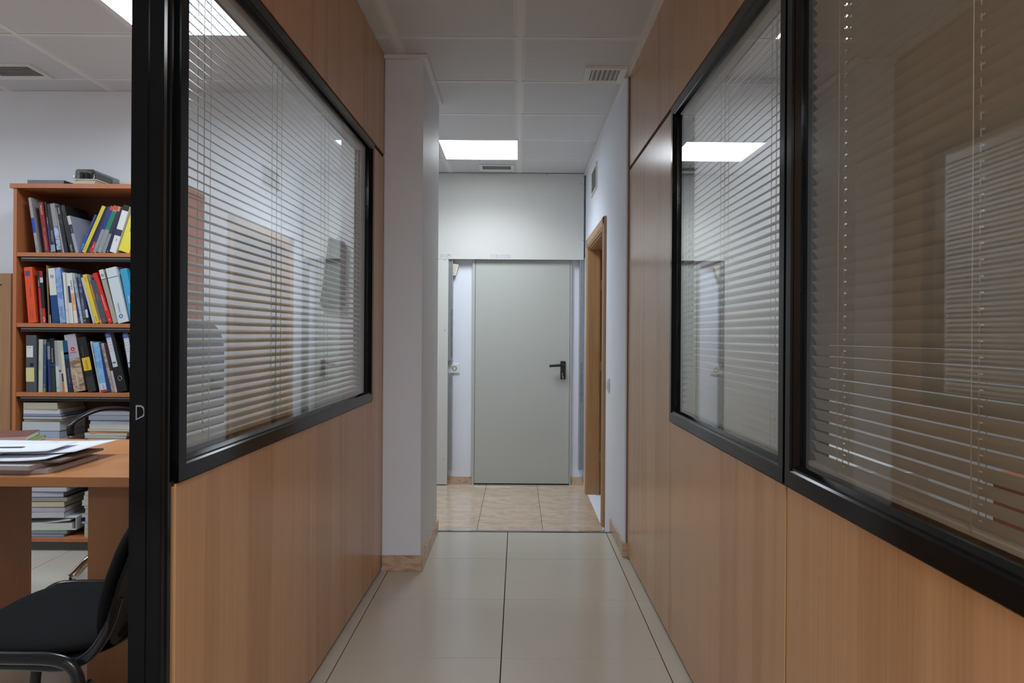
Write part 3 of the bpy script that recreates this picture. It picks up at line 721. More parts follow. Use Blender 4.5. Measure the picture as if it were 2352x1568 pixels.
B1(628, 690, 535, 630, [(None, None, (128, 34, 34))], 'dark red catalogue on the top shelf', [('MATERIALES ELECTRICOS  Y  VARIOS', 1290, .32, (210, 180, 170)), ('B ELFOND', 800, .5, (225, 205, 200))])
B1(693, 716, 612, 625, [(None, None, K_), (880, 1325, (52, 62, 120))], 'thin black and violet catalogue right of the dark red one', [('HALOPACK', 920, .8, W_), ('hmax', 1320, .7, W_)])
B1(718, 780, 655, 650, [(None, None, (34, 34, 38)), (1215, 1310, (130, 160, 168))], 'black catalogue with a pale oval near its foot, top shelf', [('ILUMINACION', 1170, .4, (190, 190, 190)), ('CATALOGO DE PRODUCTO', 1205, .25, (170, 170, 170), .8)])
B1(800, 862, 697, 645, [(None, None, (140, 142, 145)), (960, 1285, (180, 190, 214, 60, 80, 140)), (1285, 1325, K_)], 'grey and blue patterned catalogue, left part of the top shelf')
B1(868, 893, 752, 695, [(None, None, (178, 178, 172))], 'very thin white catalogue between dark spines on the top shelf')
B1(897, 955, 778, 665, [(None, None, (26, 26, 30)), (1060, 1325, (30, 32, 52))], 'black catalogue with white script at its top, top shelf', [('Somos', 790, .6, W_), ('LUZ', 920, .5, (120, 120, 120))])
B1(970, 1040, 825, 670, [(None, None, (32, 33, 34))], 'broad black catalogue leaning before the gap on the top shelf', [('CLIMA', 760, .35, (110, 110, 90)), ('AIRWELL', 1310, .4, (200, 200, 200))])
B1(1046, 1092, 925, 815, [(None, None, (150, 152, 165)), (815, 935, (190, 190, 182)), (935, 1060, (40, 44, 60))], 'short white and navy booklet leaning at the gap of the top shelf', [('DUCASA', 1060, .4, (160, 160, 170))])
B1(1095, 1126, 1312, 800, [(None, None, (24, 80, 170)), (800, 1060, (60, 60, 110))], 'thin blue catalogue, first of those leaning right on the top shelf', [('Guia 2004', 1270, .7, (220, 225, 235))])
B1(1130, 1186, 1410, 685, [(None, None, (205, 190, 60))], 'bright yellow catalogue leaning right on the top shelf', [('TARIFA PVP', 1300, .35, (120, 110, 40))])
B1(1190, 1230, 1448, 690, [(None, None, (26, 32, 62))], 'thin navy catalogue right of the yellow one, top shelf', [('catalogo', 1310, .5, (120, 130, 180))])
B1(1232, 1280, 1495, 690, [(None, None, (36, 44, 90)), (1180, 1325, (200, 40, 40))], 'navy catalogue with a red foot on the top shelf', [('Roca', 1260, .5, W_)])
B1(1282, 1330, 1533, 682, [(None, None, (140, 143, 146)), (682, 735, (205, 60, 40)), (735, 1005, (24, 50, 130))], 'catalogue with red head, blue middle and grey foot, top shelf', [('tarifa', 1310, .4, (80, 80, 80))])
B1(1332, 1402, 1572, 682, [(None, None, (135, 142, 142)), (682, 735, (205, 70, 40)), (760, 1010, (20, 120, 84))], 'catalogue with a green middle band on the top shelf', [('simon', 1310, .35, W_)])
B1(1404, 1455, 1625, 684, [(None, None, (130, 136, 140)), (684, 750, (210, 130, 50)), (750, 1060, (40, 44, 46))], 'catalogue with orange head and charcoal middle, top shelf')
B1(1458, 1510, 1676, 690, [(None, None, (22, 28, 66))], 'dark navy catalogue left of the white one, top shelf', [('fm', 1310, .4, W_)])
B1(1513, 1608, 1708, 680, [(None, None, W_), (680, 750, (20, 20, 22)), (1010, 1095, (40, 46, 66))], 'white catalogue with black head and navy stripe on the top shelf', [('indal', 1170, .22, (50, 50, 50))])
B1(1618, 1785, 1830, 690, [(None, None, (222, 210, 70))], 'thick yellow catalogue beside the black post, top shelf', [('BJC', 1040, .30, (30, 60, 30), .62)],
   extra=lambda r, o, t, h, sc: bx('logo_plate', (o+t*.40, o+t*.80, -0.0005, 0.0001, (Y-1048)*sc, (Y-925)*sc), cmat((120, 190, 70)), r))
Y = 1218
def B2(*a, **k): return book(2, C2, Y, *a, **k)
B2(502, 650, 422, 250, [(None, None, (214, 78, 34))], 'thick orange binder at the left end of the second shelf', [('DEHABASICO', 770, .20, (70, 50, 90), .55), ('ARCHIVO DEFINITIVO', 1150, .12, (120, 60, 60), .35), ('DOCUMENTACION', 1150, .12, (120, 60, 60), .6)], kind='ring_binder',
   extra=lambda r, o, t, h, sc: bx('emblem', (o+t*.12, o+t*.68, -0.0005, 0.0001, (Y-400)*sc, (Y-315)*sc), cmat((90, 66, 110)), r))
B2(715, 753, 648, 305, [(None, None, (110, 100, 96)), (305, 610, (30, 30, 34)), (610, 970, (180, 36, 40))], 'thin catalogue, black above red above grey, second shelf', [('HERRAMIENTAS', 590, .5, W_)])
B2(755, 812, 690, 315, [(None, None, (24, 22, 24)), (315, 415, (150, 26, 34)), (425, 515, (190, 190, 190)), (965, 1218, (196, 28, 36))], 'black catalogue with bold white lettering on a red foot, second shelf', [('HILTI', 1205, .75, (235, 235, 235))])
B2(855, 888, 790, 420, [(None, None, (28, 30, 50)), (1075, 1218, (190, 190, 185))], 'slim navy catalogue with a white foot, second shelf', [('CATALOGO GENERAL 2003', 900, .6, W_)])
B2(915, 1040, 835, 265, [(None, None, (20, 66, 116)), (265, 735, (206, 208, 200))], 'thick catalogue, white above deep blue, second shelf', kind='book',
   extra=lambda r, o, t, h, sc: ring_mark(r, (o+t*.5, (Y-410)*sc), 0.0085, (30, 90, 160)))
B2(1045, 1155, 938, 255, [(None, None, (112, 142, 196)), (250, 1217, (150, 172, 208, 92, 128, 190))], 'thick sky blue catalogue with dark blue lettering, second shelf', [('TITANIAN', 1110, .36, (24, 56, 130)), ('SOCCUIPOS', 500, .25, (80, 96, 140), .7)])
B2(1160, 1203, 1086, 335, [(None, None, (205, 205, 200))], 'thin white catalogue right of the sky blue one', [('2004', 1010, .4, (90, 90, 90))])
B2(1206, 1242, 1132, 345, [(None, None, (190, 186, 178)), (870, 1218, (210, 210, 208))], 'thin cream catalogue, second of the pale spines on the second shelf')
B2(1245, 1288, 1158, 350, [(None, None, (206, 208, 210)), (570, 862, (26, 44, 84))], 'white catalogue with a navy block in its middle, second shelf')
B2(1300, 1365, 1192, 345, [(None, None, (214, 208, 196)), (700, 1000, (208, 160, 104))], 'pale catalogue with an orange patch and black name, second shelf', [('VILAPLANA', 640, .55, K_), ('grapas', 1000, .7, (240, 236, 230))])
B2(1368, 1414, 1238, 440, [(None, None, (34, 36, 88))], 'slim indigo catalogue near the middle of the second shelf', [('ELDON', 1200, .55, (150, 160, 210))])
B2(1418, 1460, 1262, 368, [(None, None, (150, 166, 184)), (368, 1217, (170, 184, 200, 110, 126, 160))], 'pale blue grey catalogue near the middle of the second shelf', [('GE POWER', 760, .5, (110, 150, 190))])
B2(1463, 1512, 1350, 365, [(None, None, (58, 62, 78)), (365, 1120, (110, 116, 132, 36, 40, 62))], 'dark blue grey catalogue with a photo pattern, second shelf', [('K', 1180, .8, W_)])
B2(1515, 1560, 1382, 400, [(None, None, (40, 44, 84)), (1120, 1218, (30, 30, 32)), (980, 1120, (180, 200, 214))], 'navy catalogue with a black foot left of the yellow one, second shelf')
B2(1620, 1664, 1408, 425, [(None, None, (186, 184, 176))], 'off white catalogue with a tiny blue mark, left of the yellow spine, second shelf', [('o', 1200, .7, (30, 70, 160))])
B2(1668, 1738, 1437, 375, [(None, None, (214, 188, 50))], 'yellow catalogue on the second shelf', [('SCHUPA', 500, .35, (150, 130, 50)), ('tarifa 2002', 1190, .35, (150, 130, 50))])
B2(1742, 1776, 1520, 382, [(None, None, (126, 124, 118)), (540, 800, (206, 140, 70)), (1160, 1218, (214, 150, 60))], 'grey catalogue with an orange patch right of the yellow one, second shelf')
B2(1780, 1880, 1572, 470, [(None, None, (74, 76, 80))], 'short charcoal catalogue left of the red one, second shelf', [('SOMOS MAS', 820, .22, (170, 170, 170)), ('general', 1190, .22, (170, 170, 170))])
B2(1888, 1968, 1608, 350, [(None, None, (204, 40, 34))], 'bright red catalogue with white lettering, second shelf', [('CATALOGO GENERAL', 1000, .40, (240, 225, 220)), ('O', 1175, .5, (240, 225, 220))])
B2(1978, 2060, 1722, 290, [(None, None, (158, 154, 144)), (290, 450, (206, 204, 198)), (450, 462, (50, 60, 150))], 'beige binder with a small blue ring logo, second shelf', kind='ring_binder',
   extra=lambda r, o, t, h, sc: ring_mark(r, (o+t*.5, (Y-390)*sc), 0.008, (40, 70, 150)))
B2(2066, 2262, 1842, 265, [(None, None, (196, 206, 210)), (425, 436, (60, 60, 150))], 'wide white box file with grey lettering and blue ring, second shelf', [('ORMAZABAL', 1050, .17, (80, 90, 100), .42)], kind='ring_binder',
   extra=lambda r, o, t, h, sc: ring_mark(r, (o+t*.42, (Y-1105)*sc), 0.011, (20, 90, 170)))
B2(2275, 2400, 2092, 270, [(None, None, (60, 150, 190))], 'cyan binder beside the black post, second shelf', [('OZONO', 880, .32, (230, 240, 245), .5)], kind='ring_binder')
# brown envelope between books
ev = tag(bx('envelope', (-0.002, 0.001, 0, 0.20, 0, 0.335), cmat((150, 118, 84))), 'brown paper envelope sticking up between spines on the second shelf', 'envelope')
ex = C2(838, 1218); ev.location = (ex[0]+.0075, 4.0, SZ[1]+.001); ev.rotation_euler = (0, math.radians(-2.6), 0); ev.scale = (1, 1, 0.95)
Y = 1275
def B3(*a, **k): return book(3, C3, Y, *a, **k)
def arch(note=False, lab=False):
    def f(r, o, t, h, sc):
        bm = bmesh.new(); cz = (Y-(800 if note else 1045))*sc; cx = o+t*.55
        n = 20
        if note:
            cyl(bm, (cx, 0.0, cz), (cx, -0.0012, cz), 0.0105, n=20); obj('finger_hole', bm, M['blackm'], r)
            bx('spine_label', (o+t*.04, o+t*.68, -0.0006, 0.0001, (Y-670)*sc, (Y-470)*sc), cmat(W_), r)
            text('CARPER', 0.006, cmat(K_), r, mtx((1, 0, 0), (0, 0, 1), (o+t*.08, -0.0008, (Y-502)*sc)))
            text('TARIF', 0.0045, cmat((90, 90, 90)), r, mtx((1, 0, 0), (0, 0, 1), (o+t*.12, -0.0008, (Y-545)*sc)))
            bm = bmesh.new(); box(bm, o+t*.0, o+t*.80, -0.0016, -0.0008, (Y-1095)*sc, (Y-850)*sc); nn = obj('sticky_note', bm, cmat((206, 198, 140), .8), r); nn['label'] = 'pale yellow sticky note'
        else:
            tube(bm, [(cx+0.0105*math.cos(a*2*PI/12), -0.001, cz+0.0125*math.sin(a*2*PI/12)) for a in range(13)], 0.0012, n=6, smooth=0, up=(0, 1, 0)); obj('finger_ring', bm, M['chrome'], r)
            bx('spine_label', (o+t*.10, o+t*.62, -0.0006, 0.0001, (Y-840)*sc, (Y-245)*sc), cmat((200, 202, 210)), r)
            bx('label_head', (o+t*.10, o+t*.62, -0.0009, -0.0005, (Y-335)*sc, (Y-245)*sc), cmat((74, 98, 160)), r)
            text('Uni', 0.0095, cmat((190, 205, 235)), r, mtx((1, 0, 0), (0, 0, 1), (o+t*.18, -0.0011, (Y-290)*sc)))
            bm = bmesh.new()
            for q in (355, 410, 455, 515, 560): box(bm, o+t*.12, o+t*.60, -0.0009, -0.0006, (Y-q-4)*sc, (Y-q)*sc)
            box(bm, o+t*.16, o+t*.50, -0.0009, -0.0006, (Y-780)*sc, (Y-750)*sc)
            obj('label_line', bm, cmat((90, 100, 130)), r)
    return f
B3(462, 650, 456, 285, [(None, None, (74, 78, 86))], 'grey lever arch file with white label and yellow sticky note, third shelf', kind='lever_arch_file', extra=arch(True))
B3(676, 750, 682, 355, [(None, None, (186, 186, 174))], 'thick cream catalogue beside the grey lever arch file', [('TARIFA GENERAL 2004', 880, .2, (110, 110, 100), .3)])
B3(754, 800, 767, 360, [(None, None, (56, 76, 110)), (360, 440, (120, 124, 96)), (1200, 1275, (120, 140, 60))], 'blue grey catalogue with a green foot, third shelf', [('hager', 860, .4, (150, 165, 190)), ('TARIF', 1180, .4, W_)])
B3(850, 900, 826, 400, [(None, None, (36, 48, 96)), (475, 705, (130, 132, 142)), (400, 475, (40, 60, 76))], 'dark blue catalogue with a grey label, third shelf', [('MOELLER', 1240, .4, (90, 110, 180))])
B3(902, 984, 861, 340, [(None, None, (20, 22, 24)), (790, 815, (34, 60, 120)), (860, 1275, (34, 52, 44))], 'black catalogue with white capital lettering, third shelf', [('APLICACIONES TECNOLOGICAS', 760, .36, W_, .5, .62)])
B3(986, 1048, 940, 375, [(None, None, (150, 150, 148)), (820, 1275, (186, 194, 192))], 'silver grey catalogue with a black triangle mark, third shelf', [('N', 1215, .6, K_)])
B3(1050, 1093, 984, 378, [(None, None, (170, 170, 168)), (890, 920, (60, 62, 64))], 'thin light grey catalogue left of the orange footed one, third shelf')
B3(1096, 1132, 1012, 382, [(None, None, (196, 188, 172)), (950, 1090, (38, 34, 60)), (1090, 1275, (224, 100, 44))], 'slim catalogue with navy band and orange foot, third shelf')
B3(1136, 1184, 1040, 378, [(None, None, (206, 202, 176)), (378, 560, (170, 180, 150))], 'pale yellow catalogue right of the orange footed one, third shelf')
B3(1190, 1278, 1082, 380, [(None, None, (26, 34, 66)), (380, 700, (20, 70, 110)), (585, 620, W_)], 'navy catalogue with white text left of the large picture box, third shelf', [('HOSTELERIA Y HOGAR CON TARIFA', 1130, .2, (190, 195, 210)), ('1', 1180, .4, W_)])
B3(1288, 1500, 1110, 280, [(None, None, (150, 120, 96)), (280, 700, (166, 162, 172)), (700, 1275, (186, 164, 136, 110, 84, 66))], 'large picture catalogue box with red round logo, third shelf',
   [('Catalogo General', 1215, .22, (235, 230, 225), .45, .85)], extra=lambda r, o, t, h, sc: logo_a(r, o, t, sc))
B3(1542, 1690, 1352, 325, [(None, None, (22, 24, 24)), (680, 905, (214, 178, 40)), (1010, 1275, (44, 46, 48))], 'thick black catalogue with a yellow name plate, third shelf', [('ZUCCHINI', 885, .27, K_, .5, .9), ('BLINDO TROLLEY BUSBAR', 650, .12, (130, 130, 130), .3, .8)])
B3(1735, 1755, 1568, 385, [(None, None, (190, 190, 190))], 'hairline thin white brochure, third shelf')
B3(1762, 1876, 1615, 410, [(None, None, (112, 164, 206)), (1235, 1275, (190, 40, 44)), (412, 1120, (130, 178, 214, 92, 146, 196)), (1120, 1235, (190, 206, 220))], 'sky blue catalogue with a red foot, third shelf', [('BEST', 1215, .35, (190, 40, 50), .6)])
B3(1882, 1940, 1700, 412, [(None, None, (26, 52, 110))], 'royal blue catalogue right of the sky blue one, third shelf', [('PHI', 520, .4, (190, 200, 220))])
B3(1945, 1998, 1752, 422, [(None, None, (158, 146, 124)), (422, 1275, (176, 162, 136, 120, 100, 86))], 'beige catalogue on the third shelf')
B3(2000, 2046, 1812, 430, [(None, None, (52, 28, 50)), (900, 1275, (180, 170, 180))], 'dark plum catalogue beside the black lever arch file, third shelf')
B3(2056, 2230, 1815, 250, [(None, None, (20, 22, 24))], 'black lever arch file with a long white label, leaning on the third shelf', kind='lever_arch_file', extra=arch())
B3(2300, 2480, 2125, 270, [(None, None, (20, 22, 24))], 'black lever arch file partly hidden by the post, third shelf', kind='lever_arch_file', extra=arch())

# ---- things lying flat: stacks on the lower shelves
def flat(name, label, cat, x, y, z, wd, dp, th, rot, cover, pagec=None, group=None, thick_cover=0.0012, spine=False):
    r = thing(name, label, cat, (x, y, z), (0, 0, rot), group)
    ct = min(thick_cover, th*.2)
    bm = bmesh.new(); box(bm, 0, wd, 0, dp, 0, ct); box(bm, 0, wd, 0, dp, th-ct, th)
    if spine: box(bm, 0, wd, 0, 0.0015, ct, th-ct)
    else: box(bm, 0, wd, dp-0.0015, dp, ct, th-ct)
    obj('cover', bm, cmat(cover), r)
    bx('pages', (0.0015, wd-.0015, 0.0016 if spine else 0.0006, dp-.0018, ct, th-ct), cmat(pagec, .9) if pagec else M['paper'], r)
    return r
def stack(x, y, z, rows, gname, where):
    n = len(rows)
    for i, (th, dx, dy, rot, cover, pagec, wd, dp, desc) in enumerate(rows):
        flat('catalogue' if th > .012 else 'magazine', desc + ' ' + where, 'book' if th > .012 else 'magazine', x+dx, y+dy, z, wd, dp, th, rot, cover, pagec, gname)
        z += th + 0.0004
    return z
kpx = lambda p: p/7.126*4.0/1670
zz = SZ[3] + .001
PG = (190, 192, 188)
stack(unp(52, 960, 4.0)[0], 4.0, zz, [
    (.030, 0, .002, 0, (90, 96, 110), PG, .205, .24, 'grey bottommost catalogue'),
    (.028, .002, 0, .01, (200, 200, 196), PG, .205, .24, 'white catalogue second from the bottom'),
    (.022, .001, .001, 0, (60, 64, 70), PG, .20, .24, 'charcoal catalogue third from the bottom'),
    (.026, .003, 0, 0, (196, 194, 180), (196, 192, 176), .20, .24, 'cream catalogue fourth from the bottom'),
    (.032, .002, .002, -.01, (190, 192, 190), (200, 198, 186), .203, .24, 'cream catalogue level with the desk top'),
    (.036, -.002, .001, 0, (120, 134, 156), (160, 170, 190), .205, .24, 'blue edged catalogue'),
    (.052, -.003, 0, .008, (70, 74, 80), (186, 190, 196), .208, .24, 'thickest white paged catalogue'),
    (.012, .004, .003, .02, (190, 184, 160), (200, 196, 176), .21, .24, 'thin cream brochure'),
    (.016, .003, -.002, -.01, (34, 36, 44), (170, 176, 186), .215, .24, 'dark covered catalogue'),
    (.012, .002, .001, 0, (36, 48, 100), (150, 158, 180), .21, .24, 'thin navy covered brochure'),
    (.026, .002, .001, .01, (200, 200, 200), (196, 198, 202), .20, .24, 'white catalogue second from the top'),
    (.036, .002, 0, -.01, (176, 168, 146), (176, 170, 150), .19, .24, 'beige catalogue on top'),
], 'stack of catalogues at the left of the shelf behind the desk', 'in the left stack behind the desk')
rowsB = []
cols = [((60, 80, 150), (180, 186, 204), 'blue edged'), ((70, 72, 70), (176, 176, 168), 'dark grey'), ((196, 198, 194), (190, 190, 180), 'off white'), ((40, 46, 44), (196, 196, 188), 'black covered'), ((180, 178, 160), (188, 186, 170), 'beige'),
        ((200, 200, 196), (196, 196, 190), 'white'), ((214, 120, 60), (214, 170, 130), 'orange edged'), ((190, 184, 160), (196, 192, 170), 'cream'), ((198, 200, 198), (190, 190, 186), 'pale'), ((150, 156, 166), (170, 174, 184), 'blue grey'), ((120, 128, 138), (150, 156, 166), 'slate'), ((130, 134, 142), (160, 164, 172), 'curled grey')]
ordn = ['bottommost', 'second lowest', 'third lowest', 'fourth lowest', 'fifth lowest', 'sixth lowest', 'sixth highest', 'fifth highest', 'fourth highest', 'third highest', 'second highest', 'topmost']
ths = [.036, .036, .034, .030, .016, .012, .010, .014, .024, .022, .026, .022]
for i, (c, pgc, nm) in enumerate(cols):
    rowsB.append((ths[i], random.uniform(-.008, .008) + (-.02 if i in (4, 5) else 0), random.uniform(0, .008), random.uniform(-.03, .03), c, pgc, .235 + random.uniform(-.01, .01), .23, '%s %s item' % (ordn[i], nm)))
stack(unp(203, 960, 4.0)[0], 4.0, zz, rowsB, 'stack of magazines at the right of the shelf behind the desk', 'in the stack behind the armrest')
zz = SZ[4] + .001
xC = unp(38, 1200, 4.0)[0]
rc = [(.014, .0, 0, 0, (90, 100, 130), (150, 160, 190), .26, .24, 'flat blue grey folder lowest'),
      (.018, 0, .004, .02, (60, 140, 70), (150, 146, 150), .27, .24, 'green and grey catalogue second lowest')]
z2 = stack(xC, 4.0, zz, rc, 'stack of folders on the bottom shelf', 'in the left stack under the desk')
# white box binder on its side with papers
wbn = thing('ring_binder', 'white open box binder on its side with a blue mark, bottom shelf under the desk', 'binder', (xC+.02, 4.005, z2), (0, 0, .06))
bm = bmesh.new(); box(bm, 0, .295, 0, .235, 0, .003); box(bm, 0, .295, 0, .235, .067, .070); box(bm, .292, .295, 0, .235, .003, .067); obj('cover', bm, cmat(W_), wbn)
bm = bmesh.new(); box(bm, .005, .27, .004, .23, .004, .036); obj('papers', bm, M['paper'], wbn)
bm = bmesh.new(); prism(bm, [(.01, .038), (.12, .040), (.20, .052), (.25, .062), (.265, .058), (.262, .052), (.20, .044), (.12, .037), (.01, .0365)], 'Y', .004, .22); obj('loose_sheets', bm, M['sheet'], wbn)
bx('blue_mark', (.2951, .2956, .05, .085, .022, .050), cmat((40, 110, 190)), wbn)
rc = [(.030, .02, 0, .05, (196, 200, 204), (190, 194, 196), .235, .235, 'white catalogue just above the box binder'),
      (.027, .02, .0, .06, (130, 36, 44), (180, 176, 190), .238, .235, 'dark red covered hardback'),
      (.030, .02, .0, .05, (70, 66, 60), (196, 188, 160), .235, .235, 'cream paged hardback'),
      (.024, .03, .002, .05, (40, 40, 42), (150, 150, 140), .24, .235, 'dark hardback with a grey label'),
      (.030, .02, .0, .06, (34, 42, 90), (180, 186, 200), .23, .235, 'navy covered catalogue'),
      (.026, .03, .0, .03, (28, 36, 80), (190, 190, 190), .24, .235, 'topmost navy catalogue')]
stack(xC, 4.0, z2+.0705, rc, 'stack of folders on the bottom shelf', 'in the left stack under the desk')
rd = []
for i in range(11):
    c = [(190, 190, 186), (150, 150, 150), (60, 64, 66), (200, 200, 196), (176, 174, 160)][i % 5]
    rd.append(([.045, .028, .012, .022, .018, .008, .02, .016, .03, .026, .018][i], random.uniform(-.012, .012), 0, random.uniform(-.04, .04), c, (190, 190, 184), .24, .23, ordn[i] + ' pale item'))
stack(unp(192, 1200, 4.0)[0], 4.0, zz, rd, 'right stack on the bottom shelf', 'of the partly hidden bottom shelf right stack')

# ---- on top of the bookcase
xt = unp(63, 415, 4.0)[0]
fb = thing('document_box', 'flat grey folder lying on top of the bookcase', 'folder', (xt, 4.0, TOPZ+.0005))
bm = bmesh.new(); box(bm, 0, .20, 0, .26, 0, .003); box(bm, 0, .20, 0, .26, .021, .024); box(bm, 0, .20, 0, .002, .003, .021); obj('cover', bm, cmat((104, 108, 118)), fb)
bx('pages', (.002, .197, .004, .257, .003, .021), cmat((60, 62, 70)), fb)
xo = unp(172, 415, 4.0)[0]
cbx = thing('organizer_case', 'clear lidded parts case with a beige base on top of the bookcase', 'case', (xo, 4.0, TOPZ+.0005))
bm = bmesh.new(); prism(bm, [(0.008, 0), (.105, 0), (.115, .026), (-.002, .026)], 'Y', 0, .25); obj('base_tray', bm, plain('beige_tray', (0.5, 0.48, 0.36, 1), .5), cbx)
bx('rim', (-.006, .118, -.004, .254, .026, .031), M['plastic_b'], cbx)
bm = bmesh.new(); prism(bm, [(-.002, .0315), (.113, .0315), (.108, .078), (.100, .085), (.010, .085), (.003, .078)], 'Y', .002, .248)
bmesh.ops.delete(bm, geom=[f for f in bm.faces if abs(f.normal.z + 1) < .01 or (f.calc_center_median().z < .032)], context='FACES'); obj('lid', bm, M['smoke'], cbx)
for i, (a, b) in enumerate(((.012, .03), (.042, .054), (.075, .098))):
    bx('part_inside', (a, b, .02, .20, .032, .074), cmat((36, 36, 38)), cbx, bev=.003)
bm = bmesh.new(); tube(bm, [(0.0, -.006, .055), (0.0, -.012, .03), (.02, -.012, .028), (.03, -.012, .045)], .0015, n=6); tube(bm, [(.11, -.006, .058), (.11, -.012, .03), (.09, -.012, .028)], .0015, n=6); obj('wire_clasp', bm, M['chrome'], cbx)

# ================================================================== DESK
dk = thing('desk', 'beech office desk with panel legs and papers in the left office', 'desk', (-2.6, 2.36, 0))
D = lambda x0, x1, y0, y1, z0, z1: (x0+2.6, x1+2.6, y0-2.36, y1-2.36, z0, z1)
DT = 0.732
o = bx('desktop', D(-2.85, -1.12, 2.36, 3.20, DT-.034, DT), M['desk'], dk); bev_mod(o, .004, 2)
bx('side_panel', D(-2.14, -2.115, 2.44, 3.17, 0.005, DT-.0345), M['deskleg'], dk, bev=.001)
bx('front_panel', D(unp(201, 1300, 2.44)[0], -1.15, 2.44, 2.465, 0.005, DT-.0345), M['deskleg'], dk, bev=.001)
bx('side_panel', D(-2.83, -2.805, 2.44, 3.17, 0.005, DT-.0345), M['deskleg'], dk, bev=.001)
# papers
def sheet(name, label, cat, x, y, z, wd, dp, rot, mat, curl=0.0, th=0.0006, grp=None, tilt=0.0):
    bm = bmesh.new(); n = 10
    for t in (0, th):
        pass
    V = [[[bm.verts.new((wd*(i/n), dp*(j/4), t + curl*max(0, (i/n-.55))**2*4 + 0.25*curl*math.sin(j*1.3+i*.5)*.3)) for j in range(5)] for i in range(n+1)] for t in (0, th)]
    for s_ in (0, 1):
        for i in range(n):
            for j in range(4): bm.faces.new((V[s_][i][j], V[s_][i+1][j], V[s_][i+1][j+1], V[s_][i][j+1])).smooth = True
    for i in range(n):
        bm.faces.new((V[0][i][0], V[0][i+1][0], V[1][i+1][0], V[1][i][0])); bm.faces.new((V[0][i][4], V[0][i+1][4], V[1][i+1][4], V[1][i][4]))
    for j in range(4):
        bm.faces.new((V[0][0][j], V[0][0][j+1], V[1][0][j+1], V[1][0][j])); bm.faces.new((V[0][n][j], V[0][n][j+1], V[1][n][j+1], V[1][n][j]))
    o = obj(name, bm, mat); o.location = (x, y, z); o.rotation_euler = (0, tilt, rot)
    tag(o, label, cat, grp); return o
def P(px, py, z):
    """photo pixel on horizontal plane z -> X, Y"""
    a, b = px-VX, VY-py
    u = a*math.cos(ROLL)-b*math.sin(ROLL); v = a*math.sin(ROLL)+b*math.cos(ROLL)
    d = F*(z-EYE)/v; return u*d/F, d
z = DT + .0006
x, y = P(107, 1090, z)
flat('catalogue', 'thick pink edged book lowest under the loose papers on the desk', 'book', x-.555, y+.004, z, .55, .30, .016, .02, (176, 168, 170), (196, 186, 188), 'things lying on the desk')
x, y = P(77, 1080, z+.017)
flat('catalogue', 'second book under the loose papers on the desk', 'book', x-.545, y+.012, z+.0165, .53, .27, .014, -.02, (190, 184, 186), (200, 190, 192), 'things lying on the desk')
x, y = P(245, 1052, z)
flat('magazine', 'grey magazine jutting out to the right under the papers', 'magazine', -1.815, 2.425, z+.031, .285, .27, .007, .03, (120, 112, 104), (140, 132, 124), 'things lying on the desk')
SH = M['sheet']
zz = z + .040
g = 'loose white sheets piled on the desk'
sheet('paper_sheet', 'creased white sheet hanging toward the desk front edge', 'paper', -1.90, 2.40, zz, .34, .33, .02, SH, .010, grp=g)
sheet('paper_sheet', 'white sheet under the printed page on the desk', 'paper', -2.16, 2.41, zz+.004, .36, .36, .05, SH, .004, grp=g)
sheet('paper_sheet', 'white sheet whose corner points farthest right on the desk', 'paper', -1.90, 2.50, zz+.009, .37, .30, .03, SH, .008, grp=g)
pg = sheet('printed_page', 'printed white page with blue heading on top of the desk papers', 'paper', -2.13, 2.46, zz+.014, .38, .33, -.06, SH, .002, grp=g)
bm = bmesh.new(); box(bm, .06, .16, .185, .190, .0016, .0020); obj('blue_heading', bm, cmat((90, 120, 170)), pg)
bm = bmesh.new()
for k in range(7): box(bm, .10, .27, .05+.016*k, .054+.016*k, .0016, .0020)
obj('grey_text', bm, cmat((190, 196, 208)), pg)
bm = bmesh.new(); box(bm, .02, .07, .14, .155, .0016, .002); box(bm, .03, .09, .115, .125, .0016, .002); obj('stamp', bm, cmat((120, 120, 130)), pg)
bm = bmesh.new(); box(bm, .0, .22, .004, .008, .0016, .002); box(bm, .0, .10, .016, .019, .0016, .002); obj('blue_rule', bm, cmat((50, 60, 160)), pg)
pg2 = sheet('printed_page', 'white page with a black printed bar right of the blue headed page', 'paper', -1.87, 2.45, zz+.020, .27, .22, .12, SH, .003, grp=g)
bm = bmesh.new(); box(bm, .05, .14, .09, .115, .0016, .002); obj('black_bar', bm, cmat((60, 62, 70)), pg2)
x, y = P(0, 1040, zz)
flat('magazine', 'glossy magazine with yellow cover edge at the far left of the desk', 'magazine', -2.36, 2.90, z, .36, .21, .016, .32, (120, 150, 60), (200, 204, 210), 'things lying on the desk')
flat('magazine', 'brown and violet magazine on top at the far left of the desk', 'magazine', -2.37, 2.88, z+.0165, .36, .21, .022, .36, (110, 70, 66), (210, 212, 222), 'things lying on the desk')

